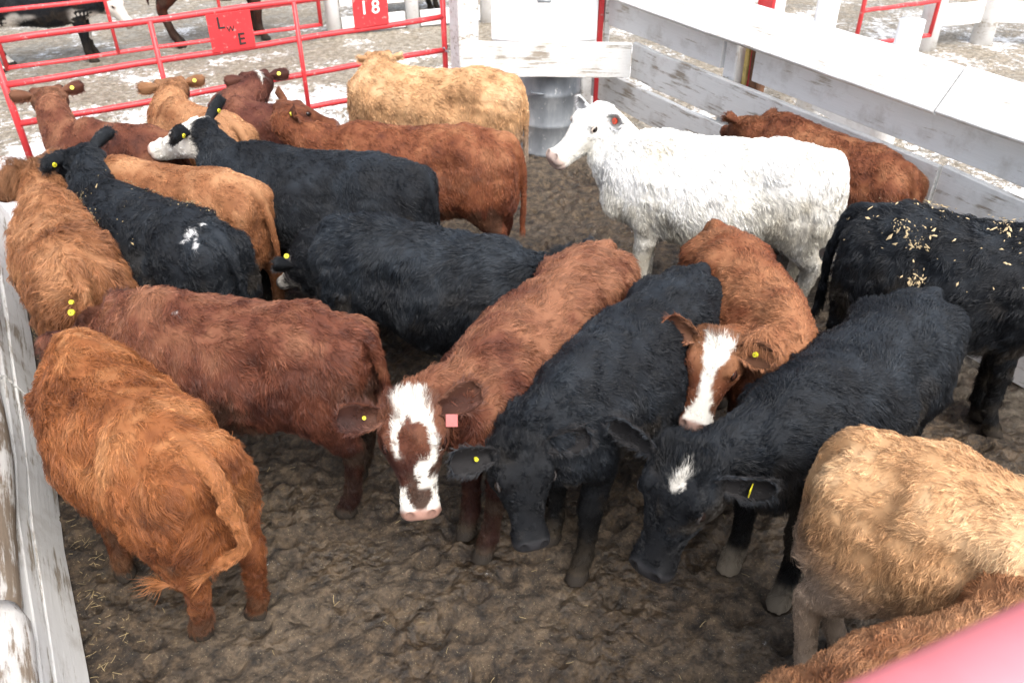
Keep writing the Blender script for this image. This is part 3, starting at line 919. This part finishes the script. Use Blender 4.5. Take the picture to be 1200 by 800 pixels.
    # soiled lower legs and rump
    soil = np.maximum(sstep(.34, .06, P[:, 2]) * (reg == LEG) * .6 * sstep(.2, .8, n2_), .9 * sstep(.13, .05, P[:, 2] + .05 * n1_) * (reg == LEG))
    soil = np.maximum(soil, .45 * sstep(.60, .76, fbm(P * 7 + 5, 4, seed + 8) * .5 + .5) * (reg <= LEG) * sstep(1.02, .6, P[:, 2] / zs))
    colr = colr * (1 - soil)[:, None] + V(.060, .046, .031) * soil[:, None]
    wet = np.zeros(len(P)); hairk = np.ones(len(P))
    # muzzle
    head_or = (reg == HEAD)
    mz = sstep(.365, .40, hc3[:, 0] + .25 * (np.abs(hc3[:, 2] + .01)) * 0) * head_or
    mcol = {'black': V(.03, .03, .033), 'white': V(.56, .43, .37)}.get(coat, V(.16, .085, .07))
    W = V(.80, .77, .70)
    u, v_, w_ = hc3[:, 0], hc3[:, 1], hc3[:, 2]
    wob = .010 * fbm(P * 30, 3, 3)
    wm = np.zeros(len(P))
    if marks == 'heart':      # white forehead fringe, band round the eyes joining below, white muzzle sides
        e_ = np.hypot((u - .130) / (.090 + .02 * np.sign(v_) * (u - .1) * 10 * 0), (v_ + .0) / .062) + wob * 9
        ring = sstep(1.42, 1.28, e_) * sstep(.94, 1.04, e_) * (w_ > -.03) * np.clip(sstep(.19, .165, u) + (v_ > -.005), 0, 1)
        fore = sstep(.060, .045, u + wob * 2) * sstep(.066, .050, np.abs(v_) + wob * 2) * sstep(-.06, -.04, u)
        stripe = sstep(.024, .015, np.abs(v_ - .022) + wob) * sstep(.19, .21, u) * sstep(.31, .29, u)
        muz = sstep(.385, .40, u + wob)
        np_ = np.hypot((u - .325) / .058, v_ / .046) + wob * 6
        lowface = sstep(.255, .275, u - .4 * np.abs(v_) + .3 * v_) * sstep(.96, 1.06, np_) * sstep(-.055, -.03, w_)
        wm = np.clip(np.maximum.reduce([ring, fore, stripe, muz, lowface]), 0, 1) * (head_or | ((reg == NECK) & (u > -.06))) * (w_ > -.09)
        mcol = V(.40, .23, .18)
    if marks == 'blaze':
        wd = .026 + .034 * sstep(.16, .04, u) + .034 * sstep(.27, .36, u)
        wm = sstep(wd + .006, wd - .006, np.abs(v_ - .010) + wob) * (w_ > -.05) * sstep(-.01, .01, u + wob) * head_or
        mcol = V(.44, .28, .23)
    if marks == 'whiteface':
        wm = sstep(.015, .035, u + wob * 2) * head_or
        mcol = V(.62, .45, .38)
    if marks == 'star':
        wm = sstep(.03, .02, np.hypot((u - .075) * .8 + .5 * v_, v_ - .01) + wob * 1.6) * (w_ > 0) * head_or * .8
    if marks == 'poll':
        wm = sstep(.02, .012, np.abs(v_ + .02) + wob) * sstep(.12, .08, u) * (w_ > 0) * head_or
    if marks == 'mottled':
        wm = sstep(.45, .6, fbm(P * 22, 3, 8) * .5 + .5) * sstep(.1, .2, u) * head_or * .7
        colr = np.where(((u > .1) & head_or)[:, None], V(.12, .11, .11), colr)
    colr = colr * (1 - wm)[:, None] + W * wm[:, None]
    pad = sstep(.372, .388, u) * head_or
    colr = colr * (1 - pad)[:, None] + mcol * pad[:, None]
    wet = np.maximum(wet, pad)
    for q in (-1, 1):
        dn = np.exp(-(((hc3 - V(.405, q * .042, .034)) / V(.014, .014, .022))**2).sum(1)) * head_or
        colr = colr * (1 - .85 * np.clip(dn * 1.3, 0, 1))[:, None]
        de = np.exp(-(((hc3 - V(.135, q * .118, .034)) / V(.026, .05, .013))**2).sum(1)) * head_or
        if coat != 'white': colr = colr * (1 - .6 * np.clip(de * 1.3, 0, 1))[:, None]
        hairk = hairk * (1 - np.clip(de * 1.6, 0, 1))
    hairk = hairk * (1 - sstep(.355, .375, u) * head_or)
    # ears: skin inside paler on red cattle
    inner = (reg == EAR) & (par > .45)
    if coat == 'black': colr = np.where(inner[:, None], V(.012, .011, .0115), colr)
    elif coat in ('white', 'tan'): colr = np.where(inner[:, None], colr * .6, colr)
    else: colr = np.where(inner[:, None], colr * .45 + V(.012, .005, .004), colr)
    for pt, rad_, cdab in dabs:
        q_ = P + .05 * noise3(P * 22, 77)
        kd = sstep(1.0, .7, np.linalg.norm(q_ - pt, axis=1) / rad_ + .5 * fbm(P * 45, 2, 5))
        colr = colr * (1 - kd)[:, None] + np.array(cdab) * kd[:, None]
    if belly:
        kd = sstep(.68, .60, P[:, 2] / zs + .06 * fbm(P * 5, 3, 2)) * (reg <= NECK) * sstep(-.2, .3, fbm(P * 2.2, 2, 9) + .1) + (reg == LEG) * sstep(.45, .2, P[:, 2]) * (fbm(P * 3, 2, 4) > .1)
        kd = np.clip(kd, 0, 1) * belly; colr = colr * (1 - kd)[:, None] + W * kd[:, None]
    # hooves
    hoof = (reg == LEG) & (P[:, 2] < .045 * zs)
    colr = np.where(hoof[:, None], V(.035, .028, .022), colr); hairk = np.where(hoof, 0, hairk)
    if coat == 'black' and spot == 'paleh':
        k_ = (sstep(.15, .10, P[:, 2] + .03 * n1_) * (reg == LEG) * (((P - org) @ V(*((b - a) / dist), 0)) > 0))[:, None]; colr = colr * (1 - k_ * .8) + V(.22, .185, .14) * k_ * .8
    colr = np.clip(colr, .002, .9)
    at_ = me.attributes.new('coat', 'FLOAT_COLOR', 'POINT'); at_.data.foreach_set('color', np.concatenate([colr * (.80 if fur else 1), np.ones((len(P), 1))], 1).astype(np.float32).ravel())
    at_ = me.attributes.new('wet', 'FLOAT', 'POINT'); at_.data.foreach_set('value', wet.astype(np.float32))
    root_e = empty(key, org); tag(root_e, label, 'cow', group)
    body = link('body', me, M_SKIN, root_e)
    # eyes
    for q in (-1, 1):
        c = H0 + hd * .135 * hs + side * q * .101 * hs + up * .043 * hs
        bm = bmesh.new(); bmesh.ops.create_uvsphere(bm, u_segments=16, v_segments=10, radius=.0215 * hs)
        for v in bm.verts: v.co = Vector(v.co) + Vector(c - org)
        done('eye', bm, M_EYE, root_e, True)
        if True:
            bm = bmesh.new()      # both lids: an almond ring lying on the face
            arc = []
            for k_ in range(17):
                t = 2 * math.pi * k_ / 16
                arc.append(c - org + side * q * (.010 - .004 * abs(math.cos(t))) * hs + hd * math.cos(t) * .023 * hs + up * (math.sin(t) * .0135 + .001) * hs)
            tube_bm(bm, arc, [.0048 + .002 * max(0, math.sin(2 * math.pi * k_ / 16)) for k_ in range(17)], 8)
            lid = done('eyelid', bm, M_SKIN, root_e, True)
            lc = ((V(.035, .031, .03) if coat == 'black' else c0 * .5) if not (marks in ('whiteface',) or coat == 'white') else V(.5, .42, .36))
            aa = lid.data.attributes.new('coat', 'FLOAT_COLOR', 'POINT'); aa.data.foreach_set('color', np.tile(np.append(lc, 1), len(lid.data.vertices)).astype(np.float32))
    # tags
    tagc = []
    for q, root, ax, face, lat, L in earinfo:
        if tagside and q in tagside:
            kind_ = tagside[q]
            inr = kind_.get('t', .5)
            fs = kind_.get('face', 1)
            p = root + ax * L * inr + face * fs * .012
            n_ = face * fs
            if 'pos' in kind_ or (not kind_.get('square') and 'n' in kind_):
                n_ = kind_.get('n', V(0, -.8, .6)); p = kind_.get('pos', p + n_ * .02)
                make_tag(p, n_, kind_.get('size', .0135), kind_.get('m', M_TAG), root_e, org)
            elif kind_.get('square'):
                make_tag(root + ax * L * inr + kind_.get('off', V(0, 0, -.05)), kind_.get('n', n_), kind_.get('size', .03), kind_.get('m', M_TAGP), root_e, org, True, V(0, 0, 1) - n_ * n_[2])
            else:
                make_tag(p, n_, kind_.get('size', .0135), kind_.get('m', M_TAG), root_e, org)
            tagc.append(p)
    # ------------- fur
    if fur and not PREVIEW:
        me.calc_loop_triangles()
        tri = np.empty(len(me.loop_triangles) * 3, np.int32); me.loop_triangles.foreach_get('vertices', tri); tri = tri.reshape(-1, 3)
        Nn = np.empty(len(P) * 3); me.vertex_normals.foreach_get('vector', Nn); Nn = Nn.reshape(-1, 3)
        ar = np.linalg.norm(np.cross(P[tri[:, 1]] - P[tri[:, 0]], P[tri[:, 2]] - P[tri[:, 0]]), axis=1) / 2
        rgt = reg[tri[:, 0]]
        wgt = np.select([rgt == HEAD, rgt == EAR, rgt == LEG, rgt == TAIL], [6.0, 5.0, 1.5, 2.8], 1.0)
        camd = np.linalg.norm(org - V(0, 0, 3)); 
        n = int(FURN * dens * ar.sum() / 3.0 * min(1.0, (3.6 / camd)**1.2))
        pr = ar * wgt * hairk[tri[:, 0]]; pr /= pr.sum()
        ti = r.choice(len(tri), n, p=pr)
        b1, b2 = r.random(n), r.random(n); sw_ = b1 + b2 > 1; b1[sw_] = 1 - b1[sw_]; b2[sw_] = 1 - b2[sw_]
        w3 = np.stack([1 - b1 - b2, b1, b2], 1)
        def ip(X): return (X[tri[ti]] * (w3[:, :, None] if X.ndim > 1 else w3)).sum(1)
        p = ip(P); nn = nrm(ip(Nn)); fl_ = ip(flow); cl = ip(colr); rg = rgt[ti]; pa = ip(par); hk = ip(hairk)
        hcp = headco(p)
        # swirl the coat at two scales
        fl_ = fl_ + curl * .70 * noise3(p * 4.5 + seed, seed + 1) + curl * .75 * noise3(p * 14 + seed, seed + 2) * (rg <= NECK)[:, None]
        t = nrm(fl_ - nn * (fl_ * nn).sum(1)[:, None])
        Lr = np.select([rg == TORSO, rg == NECK, rg == HEAD, rg == LEG, rg == TAIL, rg == EAR], [.040, .046, .022, .024, .030, .015], .03) * fl * .84
        Lr = Lr * np.where(rg == LEG, 1 + 1.2 * sstep(.45, .8, p[:, 2]), 1)
        onpoll = (rg == HEAD) * sstep(.09, .0, hcp[:, 0]) * (hcp[:, 2] > 0)
        Lr = Lr * (1 + 2.2 * onpoll * fl)
        Lr = np.where((rg == EAR) & (pa > .3) & (pa < .5) | (rg == EAR) & (pa > .8), Lr * 2.0, Lr)
        Lr = np.where((rg == TAIL), Lr * (1 + 2.6 * sstep(.72, .95, pa)), Lr)
        belly = (rg == TORSO) * sstep(.62, .52, p[:, 2] / zs); Lr = Lr * (1 + .5 * belly)
        Lr = Lr * r.uniform(.65, 1.25, n) * np.clip(hk + .2, .2, 1)
        lift = np.select([rg == HEAD, rg == LEG, rg == TAIL, rg == EAR], [.34, .40, .25, .25], .60) * (1 + .5 * onpoll) * r.uniform(.6, 1.4, n)
        # locks: tips drawn towards ridges of a noise field
        e = .0025
        def lockf(q): return noise(q * 52 + seed, seed + 4) + .5 * noise(q * 110, seed + 5)
        g0 = lockf(p)
        gr = np.stack([lockf(p + V(e, 0, 0)) - g0, lockf(p + V(0, e, 0)) - g0, lockf(p + V(0, 0, e)) - g0], 1) / e
        gr = gr - nn * (gr * nn).sum(1)[:, None]
        lock = gr * (.00029 * curl)[..., None] if np.ndim(curl) else gr * .00029 * curl
        lock = lock * np.minimum(1, Lr / .03)[:, None]
        ln = np.linalg.norm(lock, axis=1, keepdims=True); lock = lock / np.maximum(1, ln / .020)
        crl = noise3(p * 28 + 3 * seed, seed + 9) * curl * .30 * Lr[:, None]
        ks = np.array([0, .28, .62, 1.0])
        pts = np.empty((n, 4, 3))
        for j, k_ in enumerate(ks):
            up_k = lift * (k_ - .50 * k_ * k_)
            pts[:, j] = p - nn * .002 + t * (Lr * k_ * .92)[:, None] + nn * (Lr * up_k)[:, None] + lock * k_**1.3 + crl * math.sin(k_ * 3.1) + V(0, 0, -1) * (Lr * .22 * k_ * k_)[:, None]
        # colour: strand variation, lighter weathered tips come from the mid/tip pigment
        jit = r.normal(1, .24, (n, 1)) * (1 + .25 * np.clip(g0, -1, 1))[:, None]
        cl = np.clip(cl * np.clip(jit, .45, 1.7), .002, .88)
        fr_ = (rg == EAR) & ((pa > .3) & (pa < .5) | (pa > .8)); cl = np.where(fr_[:, None], np.clip(cl * 1.9 + .01, 0, .85), cl)
        rad = FURR * r.uniform(.7, 1.3, n) * max(1.0, (camd / 3.6)**.6) * np.select([rg == HEAD, rg == EAR, rg == LEG], [.75, .62, .8], 1.0)
        hc_ = bpy.data.hair_curves.new('fur')
        hc_.add_curves([4] * n)
        hc_.points.foreach_set('position', (pts - org).astype(np.float32).ravel())
        rr_ = (rad[:, None] * np.array([1, .95, .7, .15])).astype(np.float32).ravel()
        hc_.points.foreach_set('radius', rr_)
        ca = hc_.attributes.new('coat', 'FLOAT_COLOR', 'CURVE'); ca.data.foreach_set('color', np.concatenate([cl, np.ones((n, 1))], 1).astype(np.float32).ravel())
        fo = link('fur', hc_, M_FUR, root_e, smooth=False)
    # straw bits caught in the coat
    if straw:
        top = np.where((reg <= NECK) & (Nn[:, 2] > .25))[0]
        if not PREVIEW and len(top):
            cl_c = r.choice(top, 9)
            bm = bmesh.new()
            for i in range(straw):
                cen = P[r.choice(cl_c)] if r.random() < .75 else P[r.choice(top)]
                c = cen + r.normal(0, 1, 3) * (V(.012, .05, .03) if i % 2 else V(.04, .015, .03)); j = np.argmin(((P[top] - c)**2).sum(1)); j = top[j]
                big = straw > 500
                q0 = P[j] + Nn[j] * .024 * max(.5, fl) + r.normal(0, .003, 3); d_ = nrm(r.normal(0, 1, 3)); d_ = nrm(d_ - Nn[j] * np.dot(d_, Nn[j]))
                e_ = np.cross(d_, Nn[j]); L_ = r.gamma(2.0, .0024 if big else .0016)
                vs = [bm.verts.new(q0 - org + d_ * L_ * a1 + e_ * L_ * b1_ + Nn[j] * c1_) for a1, b1_, c1_ in ((-1.3, r.normal(0, .2), 0), (r.normal(0, .3), -.55, .001), (1.3, r.normal(0, .3), 0), (r.normal(0, .3), .55, .001), (0, 0, .0025), (0, 0, -.0015))]
                for a_, b_ in ((0, 1), (1, 2), (2, 3), (3, 0)):
                    bm.faces.new((vs[a_], vs[b_], vs[4])); bm.faces.new((vs[b_], vs[a_], vs[5]))
            o = done('straw_bits', bm, M_CHAFF if straw > 500 else M_STRAW, None)
            o.location = org
            tag(o, 'bits of straw caught in the coat of the ' + label.split(' with ')[0], 'straw', kind='stuff')
    print(f'{key:14s} len {dist:.2f} s {s:.2f} headlen {np.linalg.norm(NO-PO):.2f} nose->{tuple(round(float(x)) for x in proj(H0+hd*.42*hs))} feet', {k_: tuple(round(float(x)) for x in proj(v)) for k_, v in feet.items()})
    return root_e

FURN = 125000; FURR = .00085

# --- front row
cow('calf', 'woolly orange calf seen from behind with its tail curled, beside the left fence', 'ginger', at(210, 512, 1.05), at(90, 398, 1.09), at(62, 440, .72), at(62, 505, .40),
    fl=1.15, curl=1.6, seed=11, tailsway=-.02, droop_end=at(184, 674, .42) + V(0, -.05, 0), bend=.05, legs={'rr': (-.08, .03), 'rl': (.03, .0), 'fl': (-.28, .05), 'fr': (-.05, 0)}, toplight=.75, legdark=.85, tail_out=.03, tail_r=1.02)
cow('calf', 'long dark red calf standing broadside between two pen mates at the left', 'red', at(392, 372, 1.05), at(180, 342, 1.10), at(98, 372, .88), at(70, 420, .55),
    fl=1.1, curl=1.2, seed=12, legs={'rr': (.0, .0)}, tagside={-1: {'size': .014, 'pos': at(84, 366, .99), 'n': V(0, -.85, .5)}, 1: {'size': .010, 'pos': at(84, 354, 1.01), 'n': V(0, -.85, .5)}}, tail_out=.02, legdark=.35, dabs=((at(208, 375, 1.0), .035, (.45, .38, .36)), (at(262, 452, .8), .02, (.5, .45, .4))), toplight=.55)
cow('calf', 'red calf with a white heart shaped ring on its face and a pink tag', 'red', at(702, 285, 1.08), at(585, 375, 1.12), at(482, 478, .95), at(496, 628, .56),
    marks='heart', fl=1.1, curl=1.3, seed=13, ears=((.22, .10), (.38, .02)), toplight=.8, legdark=.55, legs={'fr': (.15, .06), 'fl': (.22, -.04)}, earface=.85,
    tagside={1: {'square': True, 't': .35, 'size': .025, 'm': M_TAGP, 'off': V(0, -.05, -.05), 'n': nrm(V(0, -.8, .6))}, -1: {'t': .45, 'size': .0075}}, headscale=1.14)
cow('calf', 'black calf with its head lowered between two red calves with marked faces', 'black', at(815, 312, 1.07), at(692, 402, 1.10), at(612, 522, .86), at(634, 668, .44),
    fl=.9, curl=1.3, seed=14, ears=((.50, .10), (.10, .02)), tagside={-1: {'t': .45, 'size': .008}}, legs={'fl': (.16, .03), 'fr': (.05, .04)}, headscale=1.12, earface=.8)
cow('calf', 'bright red calf with a narrow white blaze looking down between black calves', 'chestnut', at(848, 262, 1.12), at(922, 348, 1.12), at(842, 396, 1.00), at(804, 515, .66),
    marks='blaze', fl=.8, curl=.9, seed=15, ears=((.45, .75), (-.05, .15)), toplight=.85, tagside={1: {'t': .5, 'size': .011}}, bend=.05, ws=.9, headscale=1.05, earface=.75)
cow('calf', 'black calf with a small white forehead star and a yellow tag, head lowered', 'black', at(1088, 340, 1.08), at(955, 430, 1.10), at(800, 540, .92), at(740, 690, .44),
    marks='star', fl=1.1, curl=1.0, seed=16, ears=((-.55, .35), (.25, .2)), tagside={1: {'square': True, 't': .6, 'size': .020, 'm': M_TAG, 'off': V(0, -.01, -.02), 'n': nrm(V(.8, -.5, .3))}}, legs={'fl': (.10, .06), 'fr': (.1, .04)}, headscale=1.3, spot='paleh', earface=.6)
cow('calf', 'pale tan calf at the right edge with its rump to the camera side', 'tan', at(1035, 512, 1.20), V(1.90, 1.50, 1.24), V(2.3, 1.2, 1.2), V(2.5, 1.0, 1.0),
    fl=.85, curl=1.0, seed=17, pale_legs=.75, toplight=.7, legdark=.9, tailsway=.03)
cow('calf', 'fluffy orange calf cut off by the bottom edge under the pipe rail', 'orange', V(1.68, 1.50, 1.11), V(.86, 1.17, 1.11), V(.3, .75, .95), V(.1, .6, .7),
    fl=1.0, curl=1.2, seed=18, toplight=.9)
# --- second row
cow('calf', 'shaggy orange calf facing away against the left fence', 'orange', at(80, 292, 1.06), at(50, 222, 1.09), at(24, 192, 1.06), at(-10, 215, .85),
    fl=1.5, curl=1.7, seed=21, earface=-.35, ears=(.1, .2), toplight=.6, tailsway=.03)
cow('calf', 'curly black calf facing away with two yellow ear tags and white paint on its rump', 'black', at(242, 262, 1.06), at(128, 213, 1.11), at(92, 172, 1.14), at(40, 185, .95),
    fl=.9, curl=1.8, seed=22, ears=((.0, .35), (.15, .1)), tagside={1: {'face': -1, 't': .6}}, straw=240, dabs=((at(222, 268, 1.06), .045, (.7, .7, .7)), (at(218, 282, 1.03), .04, (.7, .7, .7))))
cow('calf', 'orange calf seen from behind between two black calves', 'orange', at(276, 206, 1.08), at(140, 184, 1.09), at(95, 190, .85), at(60, 200, .6),
    fl=.6, curl=.8, seed=23, toplight=.7, tailsway=-.03, ws=.95, legdark=.7)
cow('calf', 'black calf with a white face standing broadside, head over the orange calf', 'black', at(474, 188, 1.10), at(300, 166, 1.13), at(232, 140, 1.20), at(163, 162, 1.02),
    marks='whiteface', fl=.7, curl=.9, seed=24, ears=((.15, .45), .25), tagside={1: {'face': -1}, -1: {'face': -1}}, headscale=1.15)
cow('calf', 'thick coated black calf with its rump to the left in the middle of the pen', 'black', at(402, 252, 1.08), at(572, 278, 1.08), V(.30, 3.72, .90), V(.55, 3.6, .6),
    fl=1.35, curl=1.0, seed=25, tailsway=.02, ws=1.02, toplight=.9)
cow('calf', 'small dark calf mostly hidden, only its tagged ear showing beside the middle black calf', 'black', V(-.45, 4.22, .80), V(-1.02, 4.26, .82), at(352, 300, .66), at(322, 322, .45),
    marks='mottled', fl=.7, curl=1, seed=26, h=.72, ws=.75, ears=(.5, .2), tagside={1: {'pos': at(336, 300, .80), 'n': V(0, -.85, .5)}}, headscale=.8)
# --- back rows
cow('calf', 'red brown calf with its head turned back, rump by the gap in the middle', 'chestnut', at(582, 152, 1.10), at(425, 142, 1.12), at(336, 118, 1.17), at(392, 134, 1.03),
    fl=.7, curl=.8, seed=31, ears=((.1, .1), (.1, .1)), tagside={-1: {'face': -1}, }, toplight=.55, legdark=.7)
cow('calf', 'pale tan calf standing broadside in front of the red gate', 'tan', at(590, 84, 1.12), at(455, 74, 1.15), at(445, 62, 1.10), at(425, 50, .85),
    fl=.8, curl=1, seed=32, earface=-.35, toplight=.5, pale_legs=.8, tailsway=0, ears=(.1, .3), ear_len=.55)
cow('calf', 'red calf looking away over the red gate at the far left', 'red', at(185, 152, 1.05), at(100, 138, 1.09), at(54, 103, 1.17), at(46, 92, .86),
    fl=.6, curl=.9, seed=33, earface=-.35, ears=(.15, .05), tagside={-1: {'face': -1}}, h=.85, legdark=.8, ear_len=.85)
cow('calf', 'light orange calf facing the gate with a yellow ear tag', 'orange', at(268, 138, 1.06), at(205, 114, 1.09), at(200, 93, 1.13), at(178, 84, .86),
    fl=.6, curl=.9, seed=34, earface=-.35, ears=(.05, .05), tagside={-1: {'face': -1}}, toplight=1.0, h=.85, ear_len=.85)
cow('calf', 'dark red calf with a white poll streak facing the gate', 'dkred', at(345, 128, 1.02), at(278, 112, 1.09), at(300, 84, 1.16), at(272, 80, .88),
    marks='poll', fl=.6, curl=.9, seed=35, earface=-.35, ears=(.0, .1), tagside={-1: {'face': -1}}, h=.8, ear_len=.85)
cow('calf', 'creamy white calf standing broadside with an orange tag in its ear', 'white', at(966, 172, 1.17), at(780, 152, 1.19), at(703, 124, 1.23), at(650, 168, 1.05),
    fl=.85, curl=.95, seed=36, ears=((.05, .0), .05), tagside={1: {'m': M_TAGO, 'size': .02, 'face': 1}}, legs={'fl': (.05, 0), 'fr': (.02, 0)}, legdark=.9, headscale=1.16, toplight=1, ear_len=.75)
cow('calf', 'red calf standing behind the white calf along the right board fence', 'chestnut', V(2.28, 4.60, 1.09), V(1.84, 5.3, 1.10), at(880, 136, 1.02), at(845, 142, .82),
    fl=.8, curl=1, seed=37, ears=(.5, .3), tagside={1: {'face': 1}}, legdark=.8, toplight=.7, h=.9, ear_len=.7)
cow('calf', 'large black calf with pale chaff on its back at the right edge', 'black', at(1030, 238, 1.15), at(1215, 266, 1.20), V(2.95, 3.15, 1.15), V(3.1, 2.85, .9),
    fl=1.2, curl=1.2, seed=38, straw=600, legs={'fr': (.12, .1)})
# --- neighbours beyond the gate
cow('cow', 'black and white cow grazing beyond the gates at the top left', 'black', V(-6.05, 9.9, 1.02), V(-5.15, 10.25, 1.04), V(-4.75, 10.4, .72), V(-4.5, 10.35, .42),
    marks='whiteface', fl=.5, curl=.6, seed=41, group='cattle beyond the gates', dens=.5, h=1.05, belly=1)
cow('cow', 'red brown cow standing beyond the gates behind the letter plate', 'red', V(-4.35, 10.9, 1.2), V(-3.35, 11.25, 1.22), V(-2.9, 11.6, 1.2), V(-2.6, 11.7, .9),
    fl=.5, curl=.6, seed=42, group='cattle beyond the gates', dens=.5)
cow('cow', 'black calf behind the low white boards at the top middle', 'black', V(-1.9, 12.3, 1.0), V(-1.2, 12.7, 1.02), V(-.9, 12.8, .8), V(-.75, 12.7, .5),
    fl=.5, curl=.6, seed=43, group='cattle beyond the gates', dens=.5, h=.85)
